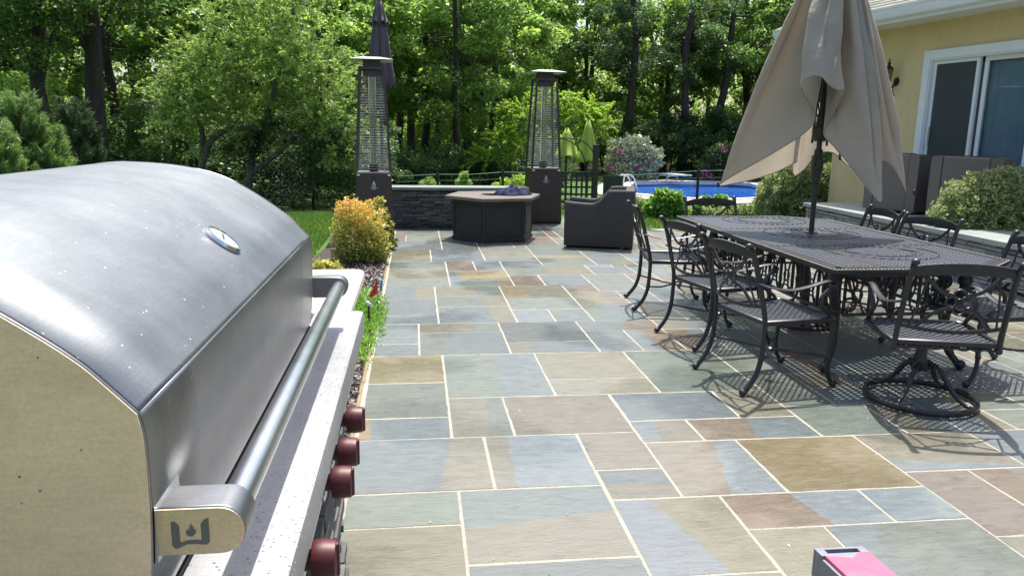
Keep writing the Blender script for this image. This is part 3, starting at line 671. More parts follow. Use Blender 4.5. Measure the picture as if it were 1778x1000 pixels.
def wicker(label, loc, rz, cushion=False, w=.86, d=.90, wick=None):
    """faces +x locally"""
    t = thing('wicker_armchair', label, 'armchair', loc, rz, 'wicker armchairs')
    wick = wick or M_WICK
    P = [(p.x, p.y) for p in cr([(d/2, .60, 0), (d/2-.18, .585, 0), (d/2-.32, .578, 0), (d/2-.40, .598, 0), (d/2-.47, .655, 0), (d/2-.53, .722, 0), (d/2-.59, .752, 0), (-d/2+.0, .755, 0)], 4)]
    for s in (-1, 1):
        g = MB(); yo, yi = s*w/2, s*(w/2-.13)
        rows = []
        for x, z in P: rows.append([(x, yo*.985, .03), (x, yo, .3), (x, yo, z-.03), (x, yo-s*.018, z-.006), (x, (yo+yi)/2, z), (x, yi+s*.018, z-.006), (x, yi, z-.03), (x, yi, .03)])
        g.grid(rows); n_ = 8; g.f.append(tuple(range(n_-1, -1, -1))); g.f.append(tuple(len(rows)*n_-n_+k for k in range(n_)))
        for k in range(len(rows)-1): g.f.append((k*n_, k*n_+n_-1, (k+1)*n_+n_-1, (k+1)*n_))
        obj('arm_panel', g, wick, t, 40)
    wi = w/2-.132
    g = MB(); g.bb(-d/2, -d/2+.13, -wi, wi, .03, .752); obj('back_panel', g, wick, t, 0, bevel=.02)
    g = MB(); g.bb(-d/2+.14, d/2-.02, -wi, wi, .04, .33); obj('seat_base', g, wick, t, 0, bevel=.015)
    if cushion:
        g = MB(); g.bb(-d/2+.15, d/2-.01, -wi+.01, wi-.01, .335, .47); obj('seat_cushion', g, M_CUSH, t, 0, bevel=.03)
        g = MB(); g.box((-d/2+.15, 0, .60), (.14, wi*2+.0, .32), ry=R(-6)); obj('back_cushion', g, M_CUSH, t, 0, bevel=.04)
    for sx in (-1, 1):
        for sy in (-1, 1): g = MB(); g.tube([(sx*(d/2-.05), sy*(w/2-.05), 0), (sx*(d/2-.05), sy*(w/2-.05), .05)], .02, 8); obj('foot', g, M_DARK, t, 40)
    return t
wicker('dark brown wicker armchair on the patio facing the fire pit table', (2.43, 10.0, 0), R(163), d=.88)
# ------------------------------------------------------------------ cast aluminium dining set
M_CAST = pm('cast_aluminium', (.038, .036, .040), (.027, .026, .029), .33, sc=30, bs=.25, bsc=220, bd=.002, metal=.25)
M_CASTL = pm('cast_lattice', (.19, .20, .235), (.13, .14, .165), .32, sc=60, bs=.3, bsc=300, bd=.002, metal=.6)
def lattice_seat(g, x0, x1, y0, y1, zf, p=.031, w=.0095, th=.006):
    """diagonal crossing strips clipped to the seat, following its dished surface"""
    for sgn, dz in ((1, 0), (-1, .0025)):
        c = -(x1-x0)-(y1-y0)
        while c < (x1-x0)+(y1-y0):
            # line y = sgn*(x)+c
            pts = []
            n_ = 5
            xs_ = []
            lo, hi = x0, x1
            ya = lambda x: sgn*x+c
            # clip
            if sgn > 0: lo = max(lo, y0-c); hi = min(hi, y1-c)
            else: lo = max(lo, c-y1); hi = min(hi, c-y0)
            if hi-lo > .012:
                pts = [(lo+(hi-lo)*k/n_, ya(lo+(hi-lo)*k/n_), zf(lo+(hi-lo)*k/n_, ya(lo+(hi-lo)*k/n_))+dz) for k in range(n_+1)]
                for a, b_ in zip(pts, pts[1:]): g.bar(a, b_, w, th)
            c += p*1.414
def backrest(t):
    ZT, ZB, XT, XB, W2 = .865, .505, -.345, -.262, .245
    X = lambda z: XB+(XT-XB)*max(0, (z-ZB)/(ZT-ZB))**1.25
    bx = lambda y: -.030*(1-(y/W2)**2)          # curved plan
    # crest rail: flat band, humped
    g = MB(); rows = []
    for k in range(25):
        u = k/24*2-1; y = u*W2; zt = .842+.030*math.cos(u*math.pi/2)**.7; zb = .800+.012*math.cos(u*math.pi/2)
        x = X(.83)+bx(y)
        rows.append([(x-.008, y, zb), (x-.012, y, (zt+zb)/2), (x-.010, y, zt), (x+.006, y, zt+.002), (x+.010, y, (zt+zb)/2), (x+.007, y, zb)])
    g.grid(rows, True)
    for rr_ in (0, 24): g.f.append(tuple(rr_*6+k for k in range(6)))
    # rosette on the crest
    for k in range(6):
        a = k*math.pi/3; g.bar((X(.84)-.03+.012, .0, .845), (X(.84)-.03+.012, .020*math.cos(a), .845+.013*math.sin(a)), .006, .004, (1, 0, 0))
    obj('crest_rail', g, M_CAST, t, 45)
    g = MB()
    low = [(X(.52)+bx(u*W2), u*W2, .522-.022*math.cos(u*math.pi/2)) for u in np.linspace(-1, 1, 13)]
    g.tube(low, .011, 6, flat=(.6, 1.1))
    cz = .665
    for s in (-1, 1):
        g.tube([(X(.81)+bx(s*.17), s*.170, .805), (X(.7)+bx(.13)*1.0, s*.190, .66), (X(.53)+bx(.2), s*.215, .515)], .006, 6)     # inner stile
        for q_ in (-1, 1):
            P = cr([(X(.80 if q_ > 0 else .515)+bx(.19), s*.185, .805 if q_ > 0 else .512), (X(cz+q_*.07)+bx(.1), s*.105, cz+q_*.062), (X(cz)+bx(0), s*.038, cz+q_*.034)], 5)
            g.tube(P, .009, 6, flat=(.7, 1.2))
    for (y, z, r_) in ((0, cz+.036, .030), (0, cz-.036, .030), (-.036, cz, .030), (.036, cz, .030), (0, cz, .016)):
        g.tube([(X(cz)+bx(0)-.002, y+r_*math.cos(a), z+r_*math.sin(a)) for a in np.linspace(0, 2*math.pi, 15)[:-1]], .0055, 6, closed=True)
    for s in (-1, 1):
        for q_ in (-1, 1): g.ball((X(cz)+bx(0), s*.062, cz+q_*.058), .010, 6)
    obj('back_splat', g, M_CAST, t, 50)
def seat(t, chair=True):
    zf = lambda x, y: .425-.010*math.cos(x/.24*math.pi/2)+.004*(y/.27)**2
    g = MB(); lattice_seat(g, -.222, .232, -.25, .25, zf); obj('seat_lattice', g, M_CASTL, t, 0)
    g = MB()
    P = [(-.235, -.262), (.0, -.268), (.215, -.270), (.245, -.24), (.252, 0), (.245, .24), (.215, .270), (0, .268), (-.235, .262), (-.238, 0)]
    g.tube([(x, y, .424) for x, y in P], .0165, 8, closed=True, flat=(.9, 1.05))
    g.box((-.252, 0, .418), (.004, .034, .013))
    obj('seat_frame', g, M_CAST, t, 40)
    o = bpy.data.objects
def arm(t, s):
    g = MB()
    A = cr([(-.315, s*.258, .665), (-.24, s*.278, .640), (-.12, s*.292, .622), (.0, s*.292, .634), (.10, s*.286, .655), (.165, s*.280, .660), (.200, s*.278, .645)], 5)
    g.tube(A, .017, 8, flat=(1.15, .42), upv=(0, 0, 1))
    sc_ = [(.185+.026*math.cos(a)*(1-.07*k), s*.276, .628+.026*math.sin(a)*(1-.07*k)) for k, a in enumerate(np.linspace(.6, -4.6, 11))]
    g.tube(sc_, .009, 6)
    g.ball((.183, s*.276, .630), .017, 8)
    B = cr([(.170, s*.276, .612), (.120, s*.275, .565), (.125, s*.272, .505), (.185, s*.268, .462), (.205, s*.264, .428)], 5)
    g.tube(B, .012, 8, flat=(1.1, .9))
    obj('armrest', g, M_CAST, t, 50)
def stile_pts(s): return [(-.372, s*.252, .872), (-.352, s*.25, .845), (-.318, s*.252, .75), (-.277, s*.256, .60), (-.246, s*.258, .47), (-.240, s*.26, .40)]
def finial(g, s): g.ball((-.378, s*.252, .874), .0215, 10, (1.1, 1, .85)); g.tube([(-.365, s*.252, .862), (-.345, s*.251, .84)], [.018, .013], 8)
def make_chair(label, loc, rz, group):
    t = thing('dining_chair', label, 'chair', loc, rz, group)
    seat(t); backrest(t)
    for s in (-1, 1):
        g = MB(); g.tube(cr(stile_pts(s)+[(-.243, s*.26, .30), (-.252, s*.262, .20), (-.282, s*.264, .11), (-.330, s*.265, .045), (-.352, s*.265, .022)], 4), .0145, 8, flat=(.95, 1.1)); finial(g, s)
        g.ball((-.356, s*.265, .022), .022, 8, (1.2, .9, .9)); g.ball((-.250, s*.262, .215), .019, 8, (1, 1, 1.2)); obj('rear_leg', g, M_CAST, t, 50)
        g = MB(); g.tube(cr([(.222, s*.250, .42), (.236, s*.252, .36), (.232, s*.252, .25), (.222, s*.252, .15), (.238, s*.252, .07), (.270, s*.252, .025)], 4), [.019, .016, .014, .013, .013, .012], 8)
        g.ball((.276, s*.252, .022), .024, 8, (1.2, .9, .9)); g.ball((.222, s*.252, .19), .018, 8, (1, 1, 1.3)); obj('front_leg', g, M_CAST, t, 50)
        arm(t, s)
    g = MB()
    for s in (-1, 1): g.tube(cr([(-.252, s*.26, .215), (-.12, s*.16, .195), (0, s*.03, .19), (.12, s*.15, .195), (.222, s*.25, .19)], 5), .0075, 6)
    g.ball((0, 0, .19), .03, 8, (1, 1.2, .5)); obj('stretcher', g, M_CAST, t, 50)
    return t
gl = 'chairs around the dining table'
c0 = make_chair('nearest of the three chairs on the grill side of the dining table', (2.17, 4.38, 0), R(10), gl)
for loc, rz, lb in (((2.205, 5.30, 0), R(12), 'middle chair of the three on the grill side of the dining table'),
                    ((2.21, 6.39, 0), R(-8), 'chair on the grill side of the table farthest back, near the wicker armchair'),
                    ((2.82, 6.78, 0), R(-87), 'chair at the far head of the dining table, in front of the pool'),
                    ((3.60, 6.14, 0), R(178), 'far chair on the house side of the table, right of the umbrella pole'),
                    ((3.60, 5.42, 0), R(193), 'middle chair on the house side of the table, in front of the terrace wall'),
                    ((3.57, 4.36, 0), R(182), 'chair cut by the right photo edge on the house side of the table')):
    dup(c0, loc, rz, lb)
# swivel chair
t = thing('swivel_dining_chair', 'swivel dining chair with ring base at the near end of the table', 'chair', (2.825, 3.84, 0), R(75), gl)
seat(t); backrest(t)
for s in (-1, 1):
    arm(t, s)
    g = MB(); g.tube(cr(stile_pts(s), 4), .0155, 8, flat=(.95, 1.1)); finial(g, s); g.ball((-.240, s*.26, .395), .019, 8); obj('stile', g, M_CAST, t, 50)
g = MB(); g.tube([(.07+.29*math.cos(a), -.02+.29*math.sin(a), .028) for a in np.linspace(0, 2*math.pi, 41)[:-1]], .0150, 8, closed=True, flat=(.8, 1.35)); obj('ring_base', g, M_CAST, t, 50)
g = MB()
for k in range(4):
    a = R(45+90*k); d_ = Vector((math.cos(a), math.sin(a), 0)); c_ = Vector((.07, -.02, 0))
    g.tube(cr([c_+d_*.03+Vector((0, 0, .235)), c_+d_*.10+Vector((0, 0, .20)), c_+d_*.17+Vector((0, 0, .10)), c_+d_*.24+Vector((0, 0, .045)), c_+d_*.286+Vector((0, 0, .04))], 5), [.013, .016, .014, .012, .011], 8)
g.lathe([(.045, .19), (.055, .21), (.035, .235), (.028, .27), (.028, .33), (.05, .345), (.10, .352), (.10, .37), (.02, .375)], 16, (.06, 0, 0)); obj('pedestal', g, M_CAST, t, 50)
g = MB(); g.bb(-.10, .2, -.09, .09, .375, .40)
for s in (-1, 1):
    g.tube(cr([(.19, s*.24, .412), (.10, s*.16, .372), (.06, s*.06, .362)], 5), .012, 6); g.tube(cr([(-.18, s*.24, .412), (-.05, s*.16, .372), (.03, s*.06, .362)], 5), .012, 6)
g.tube([(-.235, y_, .398+.004*math.sin(y_*90)) for y_ in np.linspace(-.25, .25, 40)], .010, 5, twist=.6); obj('swivel_frame', g, M_CAST, t, 50)
# ---- table
X0, X1, Y0, Y1, TZ = 2.385, 3.715, 4.115, 6.885, .73
t = thing('dining_table', 'long cast metal patio dining table with open lattice top and cut corners', 'table', ((X0+X1)/2, (Y0+Y1)/2, 0))
ch = .13; ch2 = .34
outl_ = [(X0+.02, Y0+.0), (X1-ch2, Y0), (X1, Y0+ch2*.9), (X1, Y1-ch2*.9), (X1-ch2, Y1), (X0+.02, Y1)]
outl_ = [(X0+ch*.15, Y0), (X1-ch2, Y0), (X1, Y0+ch2*.8), (X1, Y1-ch2*.8), (X1-ch2, Y1), (X0+ch*.15, Y1), (X0, Y1-ch*.15), (X0, Y0+ch*.15)]
def inset(P, d):
    out = []; n_ = len(P)
    for i in range(n_):
        a, b_, c_ = (Vector(P[i-1]), Vector(P[i]), Vector(P[(i+1) % n_])); e1 = (b_-a).normalized(); e2 = (c_-b_).normalized()
        n1 = Vector((-e1.y, e1.x)); n2 = Vector((-e2.y, e2.x)); k_ = (n1+n2); k_ = k_/max(.2, k_.dot(n1)); out.append((b_+k_*d).to_tuple())
    return out
i1_, i2_, i3_ = inset(outl_, .045), inset(outl_, .058), inset(outl_, .085)
g = MB(); g.grid([[(*p, TZ-.018) for p in i1_], [(*p, TZ-.030) for p in inset(outl_, .004)], [(*p, TZ-.024) for p in outl_], [(*p, TZ-.006) for p in outl_], [(*p, TZ) for p in inset(outl_, .006)], [(*p, TZ) for p in i1_], [(*p, TZ-.018) for p in i1_]], True)
g.grid([[(*p, TZ-.012) for p in i2_], [(*p, TZ+.0005) for p in i2_], [(*p, TZ+.0005) for p in i3_], [(*p, TZ-.012) for p in i3_]], True)
for ym in (Y0+(Y1-Y0)/3, Y0+2*(Y1-Y0)/3): g.box(((X0+X1)/2, ym, TZ-.006), (X1-X0-.1, .030, .014))
for xm in (X0+.36, X1-.36): g.box((xm, (Y0+Y1)/2, TZ-.006), (.020, Y1-Y0-.1, .013))
k = 0
for a, b_ in zip(outl_, outl_[1:]+outl_[:1]):      # rope edge
    a = Vector((*a, TZ-.003)); b_ = Vector((*b_, TZ-.003)); n_ = int((b_-a).length/.022)
    for q_ in range(n_): g.ball(a.lerp(b_, (q_+.5)/n_), .0075, 4, (1, 1, .8))
obj('table_rim', g, M_CAST, t, 40, world=True)
g = MB(); PX = .047; PY = .034; inp = inset(outl_, .047)
def seg_in(p, horiz):      # clip a full line to the inset polygon
    ts = []
    n_ = len(inp)
    for i in range(n_):
        a, b_ = inp[i], inp[(i+1) % n_]; k_ = 1 if horiz else 0
        if (a[k_]-p)*(b_[k_]-p) < 0: u = (p-a[k_])/(b_[k_]-a[k_]); ts.append(a[1-k_]+(b_[1-k_]-a[1-k_])*u)
    return (min(ts), max(ts)) if len(ts) >= 2 else None
y = Y0+.06
while y < Y1-.05:
    s_ = seg_in(y, True)
    if s_: g.bar((s_[0], y, TZ-.007), (s_[1], y, TZ-.007), .0165, .008)
    y += PY
x = X0+.06; 
while x < X1-.05:
    s_ = seg_in(x, False)
    if s_: g.bar((x, s_[0], TZ-.0035), (x, s_[1], TZ-.0035), .0235, .007)
    x += PX
obj('table_lattice', g, M_CASTL, t, 0, world=True)
g = MB(); UX, UY = 3.07, 5.68
for cy_ in (UY-.92, UY, UY+.85):
    for r_, w_ in ((.20, .012), (.235, .006), (.33, .012)): g.tube([(UX+r_*math.cos(a)*1.1, cy_+r_*math.sin(a), TZ) for a in np.linspace(0, 2*math.pi, 49)[:-1]], w_*.5, 6, closed=True, flat=(1, .7))
g.lathe([(.045, -.002), (.045, .008), (.030, .012), (.030, -.002)], 20, (UX, UY, TZ)); obj('medallion', g, M_CAST, t, 50, world=True)
# legs and side lattice panels
LX, LY = (2.66, 3.44), (4.52, 6.45)
for lx in LX:
    for ly in LY:
        sx, sy = (1 if lx > 3 else -1), (1 if ly > 5.5 else -1); g = MB()
        g.tube(cr([(lx, ly, .70), (lx+sx*.055, ly+sy*.05, .62), (lx+sx*.05, ly+sy*.045, .50), (lx, ly, .38), (lx-sx*.005, ly, .24), (lx+sx*.02, ly+sy*.02, .12), (lx+sx*.07, ly+sy*.06, .035)], 5), [.030, .034, .032, .026, .024, .026, .022], 10)
        g.ball((lx+sx*.08, ly+sy*.068, .032), .036, 10, (1, 1, .9)); g.ball((lx, ly, .39), .040, 10, (1, 1, .6)); g.ball((lx+sx*.055, ly+sy*.05, .585), .045, 10)
        for q_ in (-1, 1):
            c_ = Vector((lx+sx*.02, ly-sy*.075, .56 if q_ > 0 else .43)); g.tube([(c_.x, c_.y+.042*math.cos(a), c_.z+.042*math.sin(a)) for a in np.linspace(0, 6.28, 15)[:-1]], .009, 6, closed=True)
            c_ = Vector((lx-sx*.075, ly+sy*.02, .56 if q_ > 0 else .43)); g.tube([(c_.x+.042*math.cos(a), c_.y, c_.z+.042*math.sin(a)) for a in np.linspace(0, 6.28, 15)[:-1]], .009, 6, closed=True)
        obj('leg', g, M_CAST, t, 50, world=True)
def panel(p0, p1, n_):
    g = MB(); p0 = Vector(p0); p1 = Vector(p1); d_ = (p1-p0); L_ = d_.length; d_.normalize(); up_ = Vector((0, 0, 1)); za, zb = .36, .665
    for z in (za, zb, zb-.05): g.bar((p0.x, p0.y, z), (p1.x, p1.y, z), .022, .018)
    for k in range(n_+1): q_ = p0+d_*L_*k/n_; g.bar((q_.x, q_.y, za), (q_.x, q_.y, zb), .020, .012, d_)
    for k in range(n_):
        c_ = p0+d_*L_*(k+.5)/n_; hw, hh = L_/n_/2, (zb-.05-za)/2; zc = za+hh
        for s in (-1, 1):
            P = [c_+d_*(s*hw*(1-.75*math.sin(a)))+up_*(zc-c_.z+hh*math.cos(a)) for a in np.linspace(0, math.pi, 11)]; g.tube(P, .0075, 5)
        P = [c_+d_*(hw*.42*math.cos(a))+up_*(zc-c_.z+.04*math.sin(a)) for a in np.linspace(0, 6.283, 13)[:-1]]; g.tube(P, .006, 5, closed=True)
        P = [c_+d_*(hw*math.cos(a))+up_*(zc-c_.z-hh+.06*math.sin(a)) for a in np.linspace(0, math.pi, 9)]; g.tube(P, .006, 5)
    return g
for lx in LX: obj('side_panel', panel((lx, LY[0]+.06, 0), (lx, LY[1]-.06, 0), 10), M_CAST, t, 50, world=True)
for ly in LY: obj('end_panel', panel((LX[0]+.05, ly, 0), (LX[1]-.05, ly, 0), 4), M_CAST, t, 50, world=True)
# ------------------------------------------------------------------ big tan umbrella
t = thing('tan_umbrella', 'closed tan market umbrella with dark pole standing through the dining table', 'umbrella', (UX, UY, 0))
M_POLE = pm('dark_pole', (.030, .024, .022), (.02, .016, .015), .4, bs=.05)
g = MB(); g.tube([(UX, UY, .05), (UX, UY, 2.95)], .0195, 16); obj('pole', g, M_POLE, t, 50, world=True)
g = MB(); g.lathe([(.25, 0), (.25, .02), (.22, .04), (.12, .075), (.05, .09), (.035, .12), (.035, .34), (.022, .36)], 28, (UX, UY, 0))
for k in range(12):
    a = k*math.pi/6; g.tube(cr([(UX+.05*math.cos(a), UY+.05*math.sin(a), .10), (UX+.14*math.cos(a+.15), UY+.14*math.sin(a+.15), .085), (UX+.235*math.cos(a), UY+.235*math.sin(a), .045)], 4), .009, 5)
obj('umbrella_base', g, M_CAST, t, 40, world=True)
g = MB(); g.lathe([(.024, 1.12), (.033, 1.13), (.035, 1.20), (.043, 1.225), (.046, 1.29), (.036, 1.31), (.03, 1.37), (.022, 1.38)], 20, (UX, UY, 0)); g.box((UX-.035, UY-.02, 1.30), (.035, .04, .06)); g.tube([(UX-.03, UY-.03, 1.26), (UX-.055, UY-.05, 1.26), (UX-.06, UY-.055, 1.32)], .006, 6); obj('crank', g, M_POLE, t, 40, world=True)
g = MB(); g.lathe([(.024, 1.43), (.045, 1.44), (.060, 1.47), (.062, 1.54), (.04, 1.56), (.03, 1.64), (.022, 1.66)], 16, (UX, UY, 0)); obj('hub', g, M_POLE, t, 40, world=True)
va = Vector((-.4753, -.8798, 0)); ra = Vector((.8798, -.4753, 0))     # towards the viewer side / to its right
va = Vector((-UX, -UY, 0)).normalized(); ra = Vector((-va.y, va.x, 0))
g = MB()
for a_, b_, z_ in ((-.45, .05, 1.42), (-.05, .20, 1.72), (.28, .17, 1.30), (.42, -.02, 1.35), (-.1, -.3, 1.42), (.1, -.35, 1.40), (.2, .25, 1.5), (-.25, -.1, 1.5)):
    g.bar(Vector((UX, UY, 2.88))+ra*a_*.06+va*b_*.06, Vector((UX, UY, z_))+ra*a_*.55+va*b_*.55, .016, .010)
    g.bar(Vector((UX, UY, 1.55)), Vector((UX, UY, z_+.55))+ra*a_*.42+va*b_*.42, .012, .008)
obj('rib', g, M_POLE, t, 0, world=True)
hem = [(-.72, .12, 1.085), (-.55, .10, 1.20), (-.33, .10, 1.335), (-.10, .10, 1.50), (-.045, .13, 1.62), (-.13, .26, 1.76), (-.165, .36, 1.835), (-.10, .42, 1.885), (-.03, .44, 1.885), (.03, .41, 1.825), (.10, .34, 1.795), (.145, .27, 1.80), (.09, .17, 1.66), (.02, .11, 1.50), (.12, .16, 1.385), (.30, .20, 1.20), (.45, .24, 1.035), (.495, .20, 1.02), (.49, .08, 1.14), (.45, .03, 1.29), (.55, .03, 1.27), (.655, .03, 1.13), (.69, -.02, 1.075), (.60, -.10, 1.22), (.40, -.16, 1.36), (.30, -.20, 1.28), (.25, -.32, 1.24), (.12, -.26, 1.34), (.0, -.24, 1.33), (-.10, -.32, 1.20), (-.17, -.36, 1.15), (-.19, -.26, 1.24), (-.15, -.12, 1.27), (-.27, -.08, 1.20), (-.45, -.04, 1.13), (-.66, .05, 1.08)]
hem = [(a*(.965 if a < 0 else .90), b_, z) for a, b_, z in hem]; H = cr(hem, 5, closed=True); NH = len(H); rr9 = random.Random(4)
g = MB(); rows = []; NT = 40
c_th = [math.atan2(h.y, h.x) for h in H]
for k in range(NT+1):
    tt = k/NT; row = []
    for i, h in enumerate(H):
        z = 2.93+(h.z-2.93)*tt
        e_ = tt**.86
        bul = math.sin(math.pi*tt)
        a_, b_ = h.x*e_, h.y*e_
        # roundness of the gathered top, and soft folds
        rad = math.hypot(h.x, h.y)+1e-6; f_ = 1+.16*bul*math.sin(i*2*math.pi/NH*5+.6)*(.3/(rad+.25))
        th = i*2*math.pi/NH; mn = .045*(1-tt)+.02
        w_ = .006*math.sin(i*.9+7*tt)*tt*(1-tt)*4+.050*math.sin(th*13+1.2*math.sin(2.2*tt+i*.05))*bul+.016*math.sin(th*23+2)*bul*tt+.008*math.sin(th*6-21*tt)*tt*bul
        hn = H[(i+4) % NH]-H[i-4]; hl = math.hypot(hn.x, hn.y)+1e-6; a_ = a_*f_+mn*h.x/rad*.6-w_*hn.y/hl; b_ = b_*f_+mn*h.y/rad*.6+w_*hn.x/hl
        p = Vector((UX, UY, z))+ra*a_+va*b_; row.append(p)
    rows.append(row)
print('canopy')
g.grid(rows, True)
m, nt, b = newmat('tan_canvas'); v = coords(nt); f = noise(nt, v, 2.5, 4); fw_ = noise(nt, v, 500, 2)
c = ramp(nt, f, [(.3, (.325, .308, .268)), (.7, (.38, .358, .312))]); nt.links.new(c, b.inputs['Base Color']); b.inputs['Roughness'].default_value = .75; b.inputs['Sheen Weight'].default_value = .15
f3 = noise(nt, v, 6, 3, .5, 1.2); pn = bump(nt, b, f3, .5, .03); bump(nt, b, fw_, .25, .001, pn)
tr = nt.nodes.new('ShaderNodeBsdfTranslucent'); tr.inputs[0].default_value = (.60, .52, .40, 1); ms = nt.nodes.new('ShaderNodeMixShader'); ms.inputs[0].default_value = .36
nt.links.new(b.outputs[0], ms.inputs[1]); nt.links.new(tr.outputs[0], ms.inputs[2]); nt.links.new(ms.outputs[0], nt.nodes['Material Output'].inputs[0]); M_TAN = m
o = obj('canopy', g, M_TAN, t, 180, world=True, fixn=False)
g = MB(); 
for k in range(NH): pass
g.tube([Vector((UX, UY, h.z+.004))+ra*(h.x+h.x/(math.hypot(h.x, h.y)+1e-6)*.012)+va*(h.y+h.y/(math.hypot(h.x, h.y)+1e-6)*.012) for h in H], .004, 5, closed=True); obj('hem', g, M_TAN, t, 180, world=True)
g = MB()
for a_, b_, z_ in ((.69, -.02, 1.075), (-.72, .12, 1.085)): g.ball(Vector((UX, UY, z_+.0))+ra*a_+va*b_, .012, 8, (1, 1, 2.0))
obj('rib_tip', g, M_POLE, t, 50, world=True)
# ------------------------------------------------------------------ closed far umbrellas
def pleated(t, c, levels, n_=8, seed=1, mat=None, amp=.16, name='canopy'):
    r_ = random.Random(seed); g = MB(); rows = []; M_ = n_*8; off = [r_.uniform(-.1, .12) for _ in range(n_)]
    for k, (rd, z) in enumerate(levels):
        fr_ = min(1, k/3); row = []
        for i in range(M_):
            a = 2*math.pi*i/M_; w_ = abs(math.sin(a*n_/2))
            rr_ = rd*(1-amp*1.9*(1-w_)*fr_+off[int(i*n_/M_)]*fr_*.6)
            row.append((c[0]+rr_*math.cos(a), c[1]+rr_*math.sin(a), z+(.10*w_*rd/levels[-1][0]*(1 if k == len(levels)-1 else 0))))
        rows.append(row)
    g.grid(rows, True); return obj(name, g, mat, t, 180, world=True, fixn=False, solid=.003)
def cloth(name, c1, c2, tr_):
    m, nt, b = newmat(name); v = coords(nt); f = noise(nt, v, 6, 4); nt.links.new(ramp(nt, f, [(.3, c1), (.7, c2)]), b.inputs['Base Color']); b.inputs['Roughness'].default_value = .8
    t_ = nt.nodes.new('ShaderNodeBsdfTranslucent'); t_.inputs[0].default_value = (*tr_, 1); ms = nt.nodes.new('ShaderNodeMixShader'); ms.inputs[0].default_value = .25
    nt.links.new(b.outputs[0], ms.inputs[1]); nt.links.new(t_.outputs[0], ms.inputs[2]); nt.links.new(ms.outputs[0], nt.nodes['Material Output'].inputs[0]); return m
M_GREY = cloth('plum_grey_canvas', (.085, .070, .082), (.115, .095, .108), (.14, .10, .10)); M_LIME = cloth('lime_canvas', (.30, .42, .06), (.38, .50, .09), (.40, .5, .05))
ux = ay(660, 90, 12.35).x; t = thing('grey_umbrella', 'closed plum grey patio umbrella behind the heater by the stone wall', 'umbrella', (ux, 12.35, 0))
g = MB(); g.tube([(ux, 12.35, 0), (ux, 12.35, 3.36)], .024, 10); g.lathe([(.3, 0), (.3, .05), (.05, .09), (.04, .3), (.02, .31)], 20, (ux, 12.35, 0)); g.ball((ux, 12.35, 3.36), .035, 8); obj('pole', g, M_POLE, t, 50, world=True)
pleated(t, (ux, 12.35), [(.03, 3.34), (.06, 3.27), (.10, 3.14), (.135, 3.02), (.16, 2.95)], mat=M_GREY, name='vent_tier', seed=2)
pleated(t, (ux, 12.35), [(.06, 3.15), (.10, 3.0), (.14, 2.8), (.18, 2.5), (.22, 2.25), (.245, 2.03)], mat=M_GREY, seed=5)
for px, y1, y0, yd, w_, lb in ((985, 222, 276, 20.6, .40, 'shorter closed lime green pool umbrella behind the garden gate'), (1022, 208, 284, 20.0, .34, 'taller closed lime green pool umbrella beside the dark gate post')):
    ct = ay(px, y1, yd); cb = ay(px, y0, yd); t = thing('lime_umbrella', lb, 'umbrella', (ct.x, yd, -.5), 0, 'lime pool umbrellas')
    H_ = ct.z-cb.z
    g = MB(); g.tube([(ct.x, yd, -.5), (ct.x, yd, ct.z+.05)], .03, 8); obj('pole', g, M_POLE, t, 50, world=True)
    pleated(t, (ct.x, yd), [(.03, ct.z), (w_*.3, ct.z-H_*.2), (w_*.55, ct.z-H_*.5), (w_*.85, ct.z-H_*.85), (w_*1.0, ct.z-H_)], 6, mat=M_LIME, seed=int(px))
# ------------------------------------------------------------------ red case with grey corner cap, in the foreground
t = thing('red_tool_case', 'pinkish red slab with grey slotted end cap at the lower right edge', 'tool case', (1.62, 1.95, 0))
# measured corners of the top face
zt_ = .13
A = gp(1413, 951, zt_); B = gp(1497, 947, zt_); d1 = (B-A); d1.z = 0; wdt = .17; d1.normalize(); 
dn = (gp(1432+118, 1080, zt_)-gp(1413, 951, zt_)); dn.z = 0; dn = (dn-d1*dn.dot(d1)*0).normalized()
A = Vector((A.x, A.y, 0)); L_ = .42; wd = (B-Vector((A.x, A.y, zt_))).length
wd = .175
def fc(u, v_, z): q_ = A+d1*u*wd+dn*v_*L_; return (q_.x, q_.y, z)
def slab(g, u0, u1, v0, v1, z0, z1): g.add([fc(u, v_, z) for z in (z0, z1) for u, v_ in ((u0, v0), (u1, v0), (u1, v1), (u0, v1))], [(3, 2, 1, 0), (4, 5, 6, 7), (0, 1, 5, 4), (1, 2, 6, 5), (2, 3, 7, 6), (3, 0, 4, 7)])
M_CGREY = pm('grey_plastic', (.22, .23, .27), (.17, .175, .21), .5, bs=.2); M_RED = pm('faded_red', (.62, .075, .14), (.70, .12, .20), .45, sc=12, bs=.1)
g = MB(); slab(g, 0, 1, 0, .028, .03, zt_); slab(g, 0, .17, .028, .085, .03, zt_); slab(g, .83, 1, .028, .085, .03, zt_); slab(g, .17, .83, .028, .085, .03, .075); slab(g, 0, 1, .085, 1, .03, zt_-.012); obj('end_cap', g, M_CGREY, t, 0, world=True, bevel=.002)
g = MB(); pts = [(.06, .115), (.55, .16), (.76, .09), (.98, .09), (.99, 1), (.06, 1)]; g.prism(pts, zt_-.012, zt_+.001, lambda p: fc(p[0], p[1], p[2])); g2 = [(.17, .15), (.83, .15), (.74, .17), (.52, .27), (.17, .22)]
obj('red_face', g, M_RED, t, 0, world=True, bevel=.002)
g = MB(); g.prism([(0.0, .085), (1, .085), (.98, .0905), (.76, .0905), (.55, .1605), (.06, .1155), (.0, .1155)], zt_-.012, zt_-.0005, lambda p: fc(p[0], p[1], p[2])); obj('cap_lip', g, M_CGREY, t, 0, world=True)
g = MB(); slab(g, .1, .9, .1, .9, 0, .03); obj('foot', g, M_DARK, t, 0, world=True)
